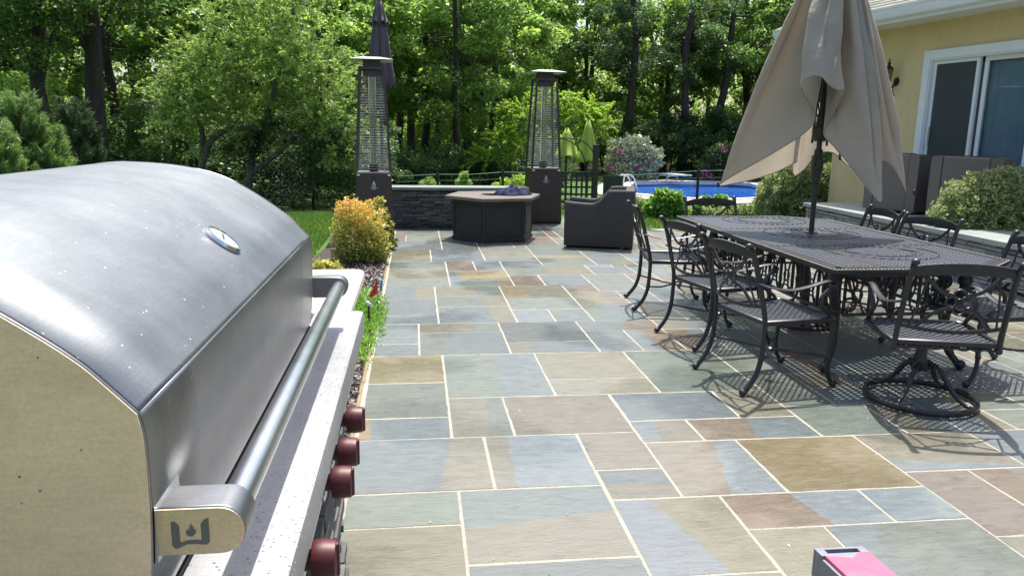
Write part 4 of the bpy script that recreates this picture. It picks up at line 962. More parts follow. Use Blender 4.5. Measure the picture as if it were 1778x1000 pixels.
# ------------------------------------------------------------------ marker flags and path light
fp = Vector((-.40, 6.05, 0))
for px, py, lb, c_, dx in ((655, 492, 'small red marker flag on a wire beside the blue one in the bed', (.55, .012, .03), 0), (661, 491, 'small light blue marker flag on a wire beside the red one', (.01, .32, .75), .0)):
    pb = ay(px, 540, 5.9 if dx == 0 and c_[0] > .3 else 5.95)
    pt = ay(px, py, pb.y)
    t = thing('marker_flag', lb, 'marker flag', (pt.x, pt.y, 0), 0, 'marker flags in the planting bed')
    g = MB(); g.tube([(0, 0, 0), (0, 0, pt.z+.02)], .0018, 5); obj('wire', g, M_DARK, t, 0)
    z_ = pt.z+.02
    pts = [(0, z_), (-.065, z_-.115), (-.055, z_-.135), (0, z_-.10)] if c_[0] > .3 else [(0, z_), (.018, z_-.004), (.010, z_-.085), (-.03, z_-.12), (0, z_-.09)]
    g = MB(); g.prism(pts, -.0015, .0015, lambda p: (p[0], p[2], p[1])); obj('pennant', g, pm('flag_'+str(px), c_, c_, .5, bs=0), t, 0)
pl = ay(640, 530, 5.6); t = thing('garden_light', 'small black garden spotlight half hidden in the green plants', 'garden light', (pl.x, pl.y, 0))
g = MB(); g.tube([(0, 0, 0), (0, 0, pl.z)], .008, 6); obj('stake', g, M_DARK, t, 40)
g = MB(); q = Vector((-.6, -.1, .5)).to_track_quat('Z', 'Y').to_matrix(); g.lathe([(.008, -.035), (.014, -.028), (.017, .02), (.015, .023), (.001, .022)], 14, (0, 0, pl.z+.01), q); obj('lamp_head', g, M_CAP, t, 40)
# ================================================================== HOUSE AND TERRACE
t = thing('house', 'yellow stucco house with white trimmed sliding door and gray shingle eave', 'house', (6.845, 9.57, 0))
HO = Vector((6.845, 9.57, 0)); wd_ = Vector((-.1170, .9931, 0)).normalized(); wn_ = Vector((-wd_.y, wd_.x, 0))   # wn_ points to the patio
def hw(s, z, o=0): return HO+wd_*s+wn_*o+Vector((0, 0, z))
def hbox(g, s0, s1, z0, z1, o0, o1): g.add([hw(s, z, o) for z in (z0, z1) for s, o in ((s0, o0), (s1, o0), (s1, o1), (s0, o1))], [(3, 2, 1, 0), (4, 5, 6, 7), (0, 1, 5, 4), (1, 2, 6, 5), (2, 3, 7, 6), (3, 0, 4, 7)]); return g
m, nt, b = newmat('yellow_stucco'); v = coords(nt); f = noise(nt, v, 70, 5, .7); f1 = noise(nt, v, 1.5, 4)
c = ramp(nt, f1, [(.3, (.60, .47, .235)), (.7, (.68, .54, .29))]); c = mix(nt, .35, c, ramp(nt, noise(nt, coords(nt, (1, 1, .12)), 5, 5, .7), [(.3, (.8, .8, .78)), (.7, (1.1, 1.1, 1.1))]), 'MULTIPLY'); c = mix(nt, .3, c, ramp(nt, f, [(.3, (.75, .75, .75)), (.7, (1.15, 1.15, 1.15))]), 'MULTIPLY'); nt.links.new(c, b.inputs['Base Color']); b.inputs['Roughness'].default_value = .85; bump(nt, b, f, .55, .01); M_STU = m
M_TRIM = pm('white_trim', (.74, .77, .78), (.68, .71, .72), .45, bs=.05)
M_SOF = pm('soffit_white', (.72, .72, .68), (.66, .66, .62), .6, bs=.05)
SC1, SN, ZS = 2.2, -13.0, 2.955
g = MB(); hbox(g, .40, SC1, -.4, ZS+.3, -.22, 0); hbox(g, SN, -1.42, -.4, ZS+.3, -.22, 0); hbox(g, -1.42, .40, 2.575, ZS+.3, -.22, 0); hbox(g, -1.42, .40, -.4, .515, -.22, 0)
g.add([hw(SC1, z, o) for z in (-.4, ZS+.3) for o in (-.22, -8)]+[hw(SC1-.2, z, o) for z in (-.4, ZS+.3) for o in (-.22, -8)], [(0, 1, 3, 2), (4, 6, 7, 5), (0, 2, 6, 4), (1, 5, 7, 3), (2, 3, 7, 6), (0, 4, 5, 1)])
obj('wall', g, M_STU, t, 0, world=True)
SE = 3.15
g = MB(); hbox(g, SN, SE, ZS, ZS+.02, -.25, .50); obj('soffit', g, M_SOF, t, 0, world=True)
g = MB(); hbox(g, SN, SE, ZS-.02, ZS+.16, .50, .525); hbox(g, SE, SE+.025, ZS-.02, ZS+.16, -.3, .52)
obj('fascia', g, M_TRIM, t, 0, world=True)
g = MB(); gp_ = [(.527, .155), (.527, .04), (.56, .02), (.60, .035), (.625, .085), (.63, .13), (.645, .15), (.645, .165), (.62, .165)]
g.add([hw(s, ZS+z, o) for s in (SN, SE+.02) for o, z in gp_], [tuple(range(8, -1, -1)), tuple(range(9, 18))]+[(i, (i+1) % 9, 9+(i+1) % 9, 9+i) for i in range(9)]); obj('gutter', g, M_TRIM, t, 30, world=True)
# shingled roof
m, nt, b = newmat('grey_shingles'); gi = nt.nodes.new('ShaderNodeNewGeometry'); v = coords(nt); f = noise(nt, v, 60, 4, .7)
c = mix(nt, .5, ramp(nt, gi.outputs['Random Per Island'], [(0, (.13, .145, .12)), (1, (.25, .26, .22))]), ramp(nt, f, [(.3, (.5, .5, .5)), (.7, (1.3, 1.3, 1.3))]), 'MULTIPLY')
nt.links.new(c, b.inputs['Base Color']); b.inputs['Roughness'].default_value = .9
g = MB(); rr = random.Random(2); sl_ = .5
for k in range(26):
    o0 = .60-k*.125; z0 = ZS+.17+k*.125*sl_
    s = SN+rr.uniform(0, .3)
    while s < SE+.05:
        l = rr.uniform(.16, .34); s1 = min(s+l, SE+.05)
        P = []
        for (ss, oo, zz) in ((s, o0, z0+.012), (s1-.006, o0, z0+.012), (s1-.006, o0-.16, z0+.16*sl_), (s, o0-.16, z0+.16*sl_)): P += [hw(ss, zz, oo)]
        Q = [hw(s, z0, o0), hw(s1-.006, z0, o0)]
        o_ = len(g.v); g.add(P+Q, [(0, 1, 2, 3), (4, 5, 1, 0)]); s += l
obj('roof', g, m, t, 0, world=True, fixn=False)
g = MB(); g.add([hw(s, z, o) for s in (SN, SE) for o, z in ((.58, ZS+.165), (-2.9, ZS+.165+3.48*.5), (-2.9, ZS+.1), (.5, ZS+.1))], [(0, 1, 2, 3), (7, 6, 5, 4), (0, 4, 5, 1), (1, 5, 6, 2), (2, 6, 7, 3), (3, 7, 4, 0)]); obj('roof_deck', g, M_SOF, t, 0, world=True)
# sliding door: casing, frames, panes, blinds, dim room behind
g = MB(); zb, zt, sa, sb = .52, 2.585, .42, -1.43
hbox(g, sa-.115, sa, zb, zt, -.03, .035); hbox(g, sb, sb+.115, zb, zt, -.03, .035); hbox(g, sb+.115, sa-.115, zt-.115, zt, -.03, .035); hbox(g, sb, sa, zb-.01, zb+.03, -.05, .05)
hbox(g, sa-.135, sa-.115, zb, zt-.115, -.10, .02); hbox(g, sb+.115, sb+.135, zb, zt-.115, -.10, .02); hbox(g, sb+.135, sa-.135, zt-.135, zt-.115, -.10, .02)
obj('door_casing', g, M_TRIM, t, 0, world=True, bevel=.003)
m, nt, b = newmat('door_glass'); b.inputs['Base Color'].default_value = (.02, .025, .03, 1); b.inputs['Roughness'].default_value = .02
gl_ = nt.nodes.new('ShaderNodeBsdfGlossy'); gl_.inputs[1].default_value = .01; gl_.inputs[0].default_value = (.9, .95, 1, 1); tp = nt.nodes.new('ShaderNodeBsdfTransparent'); tp.inputs[0].default_value = (.75, .82, .86, 1)
lw_ = nt.nodes.new('ShaderNodeLayerWeight'); lw_.inputs[0].default_value = .5; fr_ = nt.nodes.new('ShaderNodeMath'); fr_.operation = 'POWER'; fr_.inputs[1].default_value = 3.0; nt.links.new(lw_.outputs['Facing'], fr_.inputs[0]); ms = nt.nodes.new('ShaderNodeMixShader')
nt.links.new(fr_.outputs[0], ms.inputs[0]); nt.links.new(tp.outputs[0], ms.inputs[1]); nt.links.new(gl_.outputs[0], ms.inputs[2]); nt.links.new(ms.outputs[0], nt.nodes['Material Output'].inputs[0]); M_DGL = m
m, nt, b = newmat('screen_mesh'); b.inputs['Base Color'].default_value = (.075, .09, .095, 1); b.inputs['Roughness'].default_value = .6; tp = nt.nodes.new('ShaderNodeBsdfTransparent'); ms = nt.nodes.new('ShaderNodeMixShader'); ms.inputs[0].default_value = .5
nt.links.new(tp.outputs[0], ms.inputs[1]); nt.links.new(b.outputs[0], ms.inputs[2]); nt.links.new(ms.outputs[0], nt.nodes['Material Output'].inputs[0]); M_SCR = m
M_BLIND = pm('vertical_blinds', (.42, .46, .47), (.38, .42, .43), .7, bs=0)
M_ROOM = pm('dim_room', (.10, .10, .10), rough=.9, bs=0)
for s0, s1, o_, gw in ((-.46, .285, -.045, .045), (-1.295, -.50, -.085, .055)):
    g = MB(); z0, z1 = .55, zt-.135
    hbox(g, s0, s0+gw, z0, z1, o_-.02, o_+.02); hbox(g, s1-gw, s1, z0, z1, o_-.02, o_+.02); hbox(g, s0+gw, s1-gw, z1-gw, z1, o_-.02, o_+.02); hbox(g, s0+gw, s1-gw, z0, z0+gw*1.4, o_-.02, o_+.02)
    d = obj('sliding_door', g, M_TRIM, t, 0, world=True, bevel=.002)
    g = MB(); hbox(g, s0+gw, s1-gw, z0+gw*1.4, z1-gw, o_-.003, o_+.003); p_ = obj('pane', g, M_DGL, d, 0); p_.location = -Vector(t.location)
    if s0 > -.5:
        g = MB(); hbox(g, s0+gw+.002, s1-gw-.002, z0+gw*1.4, z1-gw, o_+.010, o_+.0115); p_ = obj('insect_screen', g, M_SCR, d, 0); p_.location = -Vector(t.location)
g = MB(); hbox(g, .225, .245, 1.35, 1.60, -.02, .01); g.v = g.v; obj('door_handle', g, M_TRIM, t, 0, world=True, bevel=.003)
g = MB()
for k in range(15):
    s = -1.24+k*.052; c_ = hw(s, 1.5, -.145); a = rr.uniform(-.12, .12)
    g.box(c_, (.05, .002, 1.80), rz=math.atan2(wd_.y, wd_.x)+.55+a)
for k in range(5):
    s = -.41+k*.026; g.box(hw(s, 1.5, -.145), (.05, .002, 1.80), rz=math.atan2(wd_.y, wd_.x)+1.4)
obj('vertical_blinds', g, M_BLIND, t, 0, world=True)
g = MB(); R0 = [(-2.5, 1.8), (-3.2, -.24)]
g.add([hw(s, z, o) for z in (.5, 2.85) for s, o in ((-3.5, -.24), (2.0, -.24), (2.0, -4.5), (-3.5, -4.5))], [(0, 1, 2, 3), (4, 5, 6, 7), (1, 2, 6, 5), (2, 3, 7, 6), (3, 0, 4, 7)]); obj('room_interior', g, M_ROOM, t, 0, world=True)
# wall lantern
q = hw(.93, 2.22, 0); t2 = thing('wall_lantern', 'ornate dark bronze lantern on the yellow wall left of the door', 'wall lantern', q)
M_LBR = pm('lantern_bronze', (.055, .035, .025), (.035, .022, .016), .4, metal=.5)
def lw(o, s, z): return wn_*o+wd_*s+Vector((0, 0, z))
g = MB(); A_ = Matrix((wd_, Vector((0, 0, 1)), wn_)).transposed(); g.lathe([(.055, 0), (.06, .008), (.04, .018), (.02, .03)], 16, (0, 0, 0), A_); obj('back_plate', g, M_LBR, t2, 40)
g = MB(); g.tube(cr([lw(.02, 0, 0), lw(.08, 0, -.09), lw(.13, 0, -.06), lw(.15, 0, 0)], 5), .009, 6); g.tube(cr([lw(.02, 0, -.02), lw(.05, 0, -.13), lw(.02, 0, -.19)], 5), .007, 6); obj('arm', g, M_LBR, t2, 40)
g = MB(); g.lathe([(.012, -.03), (.035, -.01), (.04, .0), (.04, .006)], 6, lw(.15, 0, 0)); g.lathe([(.075, .16), (.05, .19), (.02, .215), (.02, .235), (.028, .245), (.008, .27), (.014, .285), (.002, .31)], 6, lw(.15, 0, 0))
for k in range(6): a = k*math.pi/3; g.tube([lw(.15, 0, 0)+Vector((.042*math.cos(a), .042*math.sin(a), 0)), lw(.15, 0, 0)+Vector((.068*math.cos(a), .068*math.sin(a), .165))], .004, 4)
obj('lantern_frame', g, M_LBR, t2, 30)
g = MB(); g.lathe([(.038, .006), (.064, .16)], 6, lw(.15, 0, 0)); obj('lantern_glass', g, pm('amber_glass', (.20, .14, .07), rough=.1, bs=0), t2, 0)
# ------------------------------------------------------------------ raised terrace
TZ2 = .50
t = thing('terrace', 'raised terrace with bluestone slabs and stacked stone front beside the house', 'terrace', (6.2, 8, 0))
e0 = gp(1400, 352, TZ2); e1 = gp(1637, 398.5, TZ2); ed = (e1-e0).normalized(); near = e0+ed*7.2
en = Vector((-ed.y, ed.x, 0)); en = en if en.x > 0 else -en          # into the terrace
far_in = e0+en*1.5; 
def tp_(a, b_, z): q_ = e0+ed*a+en*b_; return (q_.x, q_.y, z)
g = MB(); a = 0
rr = random.Random(6)
while a < 7.2:
    l = rr.uniform(.55, .95)
    for b0, b1 in ((-.035, .60), (.606, 1.4), (1.406, 2.4)):
        P = [tp_(a+q1, b_, z) for z in (TZ2-.05, TZ2) for q1, b_ in ((-.035 if a == 0 else .003, b0), (l-.003, b0), (l-.003, b1), (-.035 if a == 0 else .003, b1))]
        g.add(P, [(3, 2, 1, 0), (4, 5, 6, 7), (0, 1, 5, 4), (1, 2, 6, 5), (2, 3, 7, 6), (3, 0, 4, 7)])
    a += l
M_SLAB = pm('terrace_slab', (.30, .33, .31), (.24, .27, .26), .45, sc=3, bs=.2); obj('slabs', g, M_SLAB, t, 0, world=True, bevel=.004)
g = MB(); P = [tp_(a, b_, z) for z in (-.2, TZ2-.052) for a, b_ in ((.03, .03), (7.2, .03), (7.2, 2.5), (.03, 2.5))]; g.add(P, [(3, 2, 1, 0), (4, 5, 6, 7), (0, 1, 5, 4), (1, 2, 6, 5), (2, 3, 7, 6), (3, 0, 4, 7)]); obj('terrace_core', g, M_CORE, t, 0, world=True)
M_VEN2 = veneer_mat('terrace_stone', (.14, .15, .155), (.23, .245, .25), (.36, .345, .31))
g = MB(); ledger(rr, g, 0, 7.2, -.05, TZ2-.052, lambda u, z, o: tp_(u, .03-o, z), .03, .12, .4, (.03, .07)); ledger(rr, g, 0, 2.4, -.05, TZ2-.052, lambda u, z, o: tp_(.03-o, u, z), .03, .12, .4, (.03, .07)); obj('stone_face', g, M_VEN2, t, 0, world=True)
M_WICK2 = pm('grey_wicker', (.17, .145, .125), (.085, .072, .063), .5, sc=40, stretch=(1, 1, 3), bs=.6, bsc=60, bd=.01)
q1 = gp(1578, 371, TZ2); q2 = gp(1685, 388, TZ2)
wicker('grey brown wicker armchair on the terrace, just right of the hanging umbrella cloth', (q1.x+.16, q1.y+.30, TZ2), R(22), True, w=.74, d=.8, wick=M_WICK2)
wicker('wicker armchair on the terrace behind the big bush, in front of the sliding door', (q2.x+.30, q2.y+.32, TZ2), R(28), True, w=.8, d=.8, wick=M_WICK2)
# ================================================================== VEGETATION
rng = np.random.default_rng(21)
def bark(name, c1, c2):
    m, nt, b = newmat(name); v = coords(nt, (1, 1, .25)); f = noise(nt, v, 14, 6, .7, .5)
    nt.links.new(ramp(nt, f, [(.3, c1), (.7, c2)]), b.inputs['Base Color']); b.inputs['Roughness'].default_value = .9; bump(nt, b, f, 1, .05); return m
M_BARK = bark('dark_bark', (.022, .018, .015), (.075, .062, .052)); M_BARKG = bark('grey_bark', (.06, .055, .045), (.17, .155, .13))
G_MID = [(0, (.028, .062, .016)), (.35, (.062, .125, .028)), (.7, (.115, .205, .042)), (1, (.20, .31, .07))]
G_DARK = [(0, (.020, .048, .018)), (.5, (.045, .098, .030)), (1, (.095, .165, .055))]
G_LIT = [(0, (.06, .12, .025)), (.4, (.13, .235, .04)), (.8, (.235, .36, .065)), (1, (.34, .46, .11))]
G_WIL = [(0, (.07, .12, .03)), (.4, (.15, .24, .055)), (.8, (.25, .36, .09)), (1, (.40, .48, .18))]
G_LIME = [(0, (.12, .22, .012)), (.5, (.22, .36, .02)), (1, (.36, .50, .04))]
G_GRN = [(0, (.06, .16, .015)), (.5, (.15, .34, .03)), (1, (.30, .52, .06))]
G_SPI = [(0, (.08, .13, .045)), (.4, (.22, .31, .10)), (.85, (.44, .52, .22)), (1, (.50, .42, .27))]
G_ORG = [(0, (.07, .10, .015)), (.25, (.28, .32, .04)), (.5, (.66, .60, .09)), (.72, (.80, .50, .09)), (.9, (.74, .24, .07)), (1, (.55, .12, .05))]
G_RHO = [(0, (.08, .14, .06)), (.4, (.24, .31, .17)), (.75, (.52, .56, .36)), (1, (.76, .77, .58))]
G_PIN = [(0, (.05, .09, .02)), (.5, (.13, .25, .05)), (1, (.30, .46, .11))]
L_MID = leafmat('leaf_mid', G_MID, .38, .5, 2.6); L_DARK = leafmat('leaf_dark', G_DARK, .42, .4, 2.4); L_LIT = leafmat('leaf_light', G_LIT, .36, .5, 2.3)
L_WIL = leafmat('leaf_willow', G_WIL, .45, .52, 2.2); L_LIME = leafmat('leaf_lime', G_LIME, .45, .5, 1.9); L_GRN = leafmat('leaf_green', G_GRN, .3, .4, 1.4)
L_SPI = leafmat('leaf_spirea', G_SPI, .5, .35, 1.2); L_ORG = leafmat('leaf_orange', G_ORG, .4, .35, 1.2); L_RHO = leafmat('leaf_rhodo', G_RHO, .3, .15, 1.2)
L_PIN = leafmat('needles_light', G_PIN, .5, .25, 1.3); L_PIND = leafmat('needles_dark', G_DARK, .5, .2, 1.3)
L_PNK = leafmat('petal_pink', [(0, (.45, .05, .22)), (1, (.72, .16, .42))], .5, .3, 1.1)
def clumps(rg, n, c, rad, fill=.35):
    d = rg.normal(size=(n, 3)); d /= np.linalg.norm(d, axis=1)[:, None]
    r_ = rg.uniform(fill, 1, n)[:, None]**.6
    return np.array(c)+d*r_*np.array(rad)
def crown_pts(rg, cl, per, cr_, flat=.55):
    """leaves around clump centres; returns points + outward dirs + clump tone"""
    n = len(cl); idx = np.repeat(np.arange(n), per); R_ = (cr_*rg.uniform(.6, 1.3, n))[idx][:, None]
    d = rg.normal(size=(len(idx), 3)); d /= np.linalg.norm(d, axis=1)[:, None]; r_ = rg.uniform(0, 1, len(idx))[:, None]**.45
    off = d*r_*R_; off[:, 2] *= flat
    ct = rg.uniform(-.16, .16, n)[idx]
    return cl[idx]+off, d, ct
def limb_tree(rg, g, base, top, r0, r1, cl, nl, curve=.3, lr=.35):
    """tapered trunk and limbs reaching clumps"""
    base = Vector(base); top = Vector(top); K = 7; pts = []
    for k in range(K+1):
        u = k/K; j = Vector((rg.normal()*curve*.18, rg.normal()*curve*.18, 0))*(1 if 0 < k < K else 0)
        pts.append(base.lerp(top, u)+j)
    g.tube(cr(pts, 3), [r0*(1.25-.25*min(1, i/3)) if i < 3 else r0+(r1-r0)*i/(K*3) for i in range(K*3+1)], 9)
    order = rg.permutation(len(cl))[:nl]
    for i in order:
        e = Vector(cl[i]); u = rg.uniform(.35, .97); s = pts[int(u*K)].lerp(pts[min(K, int(u*K)+1)], u*K-int(u*K))
        mid = s.lerp(e, .5)+Vector((rg.normal()*.25, rg.normal()*.25, rg.uniform(-.1, .4)))*curve*2
        rr_ = max(.012, r0*lr*(1-u*.5)*rg.uniform(.5, 1.1)); P = cr([s, s.lerp(mid, .5)+Vector((0, 0, .05)), mid, e], 4)
        g.tube(P, [rr_+(rr_*.22-rr_)*k/(len(P)-1) for k in range(len(P))], 6)
        for _ in range(2):
            a = P[int(rg.integers(len(P)//3, len(P)-1))]; dv = Vector(rg.normal(size=3)); dv.z = abs(dv.z)*.5
            g.tube([a, a+dv*.35, a+dv*.7+Vector((0, 0, .1))], [rr_*.35, rr_*.22, rr_*.1], 4)
def make_tree(name, label, cat, loc, H, crad, zc, r0, mat, bk, seed, ncl=46, per=240, leaf=.15, asp=.55, lean=(0, 0), group=None, clr=.75, nl=16, top=None, flat=.6, upb=.5, ztop=None, fill=.35):
    rg = np.random.default_rng(seed); t = thing(name, label, cat, loc, 0, group)
    cl = clumps(rg, ncl, (lean[0], lean[1], zc), crad, fill); cl = cl[cl[:, 2] > .35] if zc > 1.5 else cl
    P, d, ct = crown_pts(rg, cl, per, clr, flat)
    V = leafquads(P, leaf, asp, rg, upb)
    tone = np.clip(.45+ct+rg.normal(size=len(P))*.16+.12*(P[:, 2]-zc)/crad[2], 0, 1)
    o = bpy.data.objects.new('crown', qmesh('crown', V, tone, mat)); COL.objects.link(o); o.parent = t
    g = MB(); limb_tree(rg, g, (0, 0, -.2), top or (lean[0]*.8, lean[1]*.8, H*.8), r0, r0*.35, cl, nl); obj('trunk', g, bk, t, 60)
    return t
def tplace(px, Y): return ay(px, 300, Y).x
GT = 'tall woodland trees behind the garden'
# prototypes placed as real trees (px at trunk, distance)
protoA = make_tree('oak_tree', 'tall slim dark trunk second of the row between the heaters', 'tree', (tplace(716, 33), 33, -.5), 11, (3.6, 3.6, 3.6), 6.0, .19, L_MID, M_BARK, 1, 44, 210, .20, group=GT, clr=.7)
protoB = make_tree('oak_tree', 'slim dark trunk third of the row between the heaters', 'tree', (tplace(740, 31), 31, -.5), 12, (3.0, 3.0, 3.6), 6.4, .17, L_LIT, M_BARK, 2, 42, 200, .19, group=GT, clr=.66)
protoC = make_tree('oak_tree', 'broad leafy tree above the fire pit with glossy bright leaves', 'tree', (tplace(790, 25), 25, -.5), 9.5, (2.6, 2.2, 3.4), 5.2, .13, L_LIT, M_BARK, 3, 52, 230, .17, group=GT, clr=.56, asp=.6)
protoD = make_tree('oak_tree', 'forked tree with limbs rising to the right, left of the umbrella', 'tree', (tplace(1228, 34), 34, -.5), 10.5, (4.0, 2.8, 3.2), 7.0, .24, L_MID, M_BARK, 4, 40, 210, .18, group=GT, lean=(1.2, 0), clr=.66)
protoE = make_tree('pine_tree', 'tall straight dark pine trunk rising out of the frame right of center', 'tree', (tplace(1090, 34), 34, -.5), 13, (2.8, 2.6, 3.4), 7.0, .22, L_DARK, M_BARK, 5, 34, 220, .17, group=GT, clr=.6, asp=.35)
protoF = make_tree('oak_tree', 'massive dark trunk behind the left pine shrubs', 'tree', (tplace(176, 19), 19, -.35), 11, (3.0, 2.6, 2.4), 6.0, .25, L_MID, M_BARK, 6, 44, 240, .14, group=GT, clr=.7, nl=10)
spots = [ # proto, px, Y, rz, scale, label
 (protoA, 693, 36, 40, 1.05, 'first dark trunk right of the near heater, back row'), (protoA, 757, 34, 150, .95, 'fourth slim trunk of the row between the heaters'),
 (protoB, 811, 30, 210, .95, 'lone straight dark trunk above the middle of the fire pit'), (protoE, 835, 38, 80, .9, 'thin dark trunk right of the lone straight trunk, far back'),
 (protoB, 900, 38, 100, 1.1, 'tall tree behind the top of the far heater'), (protoA, 975, 40, 300, 1.1, 'tall tree behind the yellow green maple'),
 (protoC, 668, 28, 130, 1.0, 'leafy tree just right of the near heater top'), (protoC, 860, 29, 250, 1.05, 'leafy tree left of the far heater top'),
 (protoC, 1010, 37, 20, 1.15, 'leafy tree rising behind the lime umbrellas'), (protoA, 1140, 40, 75, 1.1, 'tree in the back row right of the tall pine trunk'),
 (protoE, 1183, 33, 190, .95, 'dark straight trunk midway between the tall pine and the forked tree'), (protoC, 1150, 37, 310, 1.1, 'light leaved tree above the diving board'),
 (protoD, 1305, 37, 170, 1.05, 'leafy tree touching the left edge of the tan umbrella'), (protoB, 1380, 34, 60, 1.1, 'tree behind the upper part of the tan umbrella'),
 (protoA, 1290, 40, 220, 1.15, 'back row tree left of the tan umbrella'), (protoC, 1430, 35, 20, 1.1, 'leafy tree seen under the tan umbrella beside the house corner'),
 (protoF, 90, 18, 120, .75, 'crooked tree with bending limbs at the upper left corner'), (protoA, 30, 24, 330, .95, 'tree at the left photo edge behind the pines'),
 (protoB, 205, 23, 20, .9, 'slim dark trunk just right of the massive trunk'), (protoE, 247, 28, 250, .9, 'dark trunk left of the big pale green shrub tree'),
 (protoA, 140, 28, 90, 1.05, 'back row tree left of the massive trunk'), (protoB, 320, 27, 200, 1.0, 'tree behind the left part of the pale green shrub tree'),
 (protoA, 420, 28, 10, 1.0, 'tree behind the middle of the pale green shrub tree'), (protoE, 505, 25, 60, .85, 'dark trunk low behind the grill hood end'),
 (protoC, 560, 23, 80, .85, 'tree with a dark trunk left of the near heater'), (protoB, 600, 27, 280, 1.0, 'back row tree left of the near heater'),
 (protoF, -60, 17, 200, .8, 'tree mostly beyond the left photo edge'), (protoC, 1560, 34, 0, 1.1, 'tree hidden behind the house eave')]
for pr_, px, Y, rz, s, lb in spots:
    sz = terr_z(0 if px > 500 else -6, Y)
    dup(pr_, (tplace(px, Y), Y, sz), R(rz), lb, s)
# understory shrubs, one kind
GU = 'understory shrubs at the wood edge'
u0 = make_tree('woodland_shrub', 'dark leafy shrub at the wood edge behind the stone wall, left end', 'shrub', (tplace(715, 23), 23, -.5), 1.6, (1.5, 1.1, .75), .62, .03, L_DARK, M_BARK, 31, 40, 170, .085, group=GU, clr=.36, nl=8, upb=.4)
u1 = make_tree('woodland_shrub', 'bright young shrub low in the wood right of the lone trunk', 'shrub', (tplace(850, 29), 29, -.5), 3.2, (2.0, 1.5, 1.3), 1.5, .04, L_LIT, M_BARK, 32, 44, 170, .12, group=GU, clr=.5, nl=10)
u2 = make_tree('woodland_shrub', 'dense dark green evergreen mass behind the diving board', 'shrub', (tplace(1165, 33), 33, -.5), 3.0, (2.1, 1.6, 1.35), 1.4, .05, L_DARK, M_BARK, 33, 54, 200, .11, group=GU, clr=.5, nl=8)
us = [(u0, 765, 23.5, 60, 1, 'dark shrub in the hedge row behind the middle of the stone wall'), (u0, 815, 24, 140, 1.05, 'dark shrub in the hedge row above the fire pit'), (u0, 868, 24, 220, 1.1, 'dark shrub in the hedge row left of the far heater'), (u0, 915, 25, 300, 1.1, 'dark shrub in the hedge row behind the far heater'),
 (u0, 660, 22, 10, 1.1, 'dark shrub showing through the near heater guard'), (u1, 770, 37, 90, 1.2, 'sunlit understory between the slim trunks'), (u1, 700, 38, 140, 1.2, 'sunlit understory behind the first trunks'), (u1, 925, 34, 200, 1.1, 'sunlit understory left of the maple'),
 (u1, 1045, 36, 10, 1.2, 'light shrub low behind the lime umbrellas'), (u2, 1110, 34, 100, .9, 'dark evergreen mass beneath the tall pine'), (u2, 1215, 33, 200, 1.1, 'dark evergreen mass under the forked tree'), (u1, 1265, 36, 20, 1.2, 'light shrub behind the pink flowers'),
 (u2, 1310, 32, 300, 1.1, 'dark evergreen mass left of the umbrella cloth'), (u1, 1360, 36, 150, 1.3, 'light shrub behind the umbrella cloth'), (u1, 1420, 33, 60, 1.2, 'green shrub seen beside the umbrella crank'),
 (u2, 545, 17, 20, .8, 'dark shrub in the shade past the grill hood end'), (u2, 600, 19, 140, .8, 'dark shrub in the shade left of the near heater'), (u2, 470, 19, 240, .8, 'dark shrub low behind the grill hood'), (u1, 395, 22, 30, .9, 'bright shrub in the shade behind the grill hood'),
 (u2, 300, 20, 200, .9, 'dark shrub behind the left of the grill hood'), (u1, 240, 24, 250, 1, 'bright shrub between the dark trunks on the left'), (u1, 140, 24, 330, 1.1, 'bright shrub behind the dark pine'), (u1, 20, 20, 100, 1.1, 'bright shrub at the left photo edge'), (u1, 560, 26, 100, 1, 'light shrub deep in the shade by the near heater')]
for pr_, px, Y, rz, s, lb in us: dup(pr_, (tplace(px, Y), Y, terr_z(0 if px > 500 else -6, Y)), R(rz), lb, s)
# far wood: one uncountable mass
n = 150000
X_ = rng.uniform(-48, 52, n); Y_ = rng.uniform(44, 60, n); Z_ = rng.uniform(-.5, 15, n)
cl = noise_mask = (np.sin(X_*.55+Z_*.4)+np.sin(Z_*.9-X_*.33+1)+np.sin(Y_*.7+X_*.21))+rng.normal(size=n)*.9
dens = np.where(Z_ > 8.0, .9, .1); keep = cl > (-1.2+dens*.9)
P = np.stack([X_, Y_, Z_], 1)[keep]; tone = np.clip(.5+cl[keep]*.10+rng.normal(size=len(P))*.15, 0, 1)
o = bpy.data.objects.new('distant_wood', qmesh('distant_wood', leafquads(P, .42, .6, rng, .4), np.clip(tone+.12, 0, 1), L_LIT)); COL.objects.link(o)
tag(o, 'dense far green woodland foliage closing the view behind all trees', 'woodland', kind='stuff')
g = MB(); r5 = random.Random(77)
for k in range(60):
    x, y = r5.uniform(-45, 50), r5.uniform(43, 54); h = r5.uniform(9, 14); g.tube([(x, y, -.6), (x+r5.uniform(-.3, .3), y, h*.5), (x+r5.uniform(-.8, .8), y, h)], [r5.uniform(.12, .25), .12, .05], 6)
o = obj('distant_trunks', g, M_BARK, None, 60); tag(o, 'far dark trunks deep inside the woodland', 'tree trunks', kind='stuff')
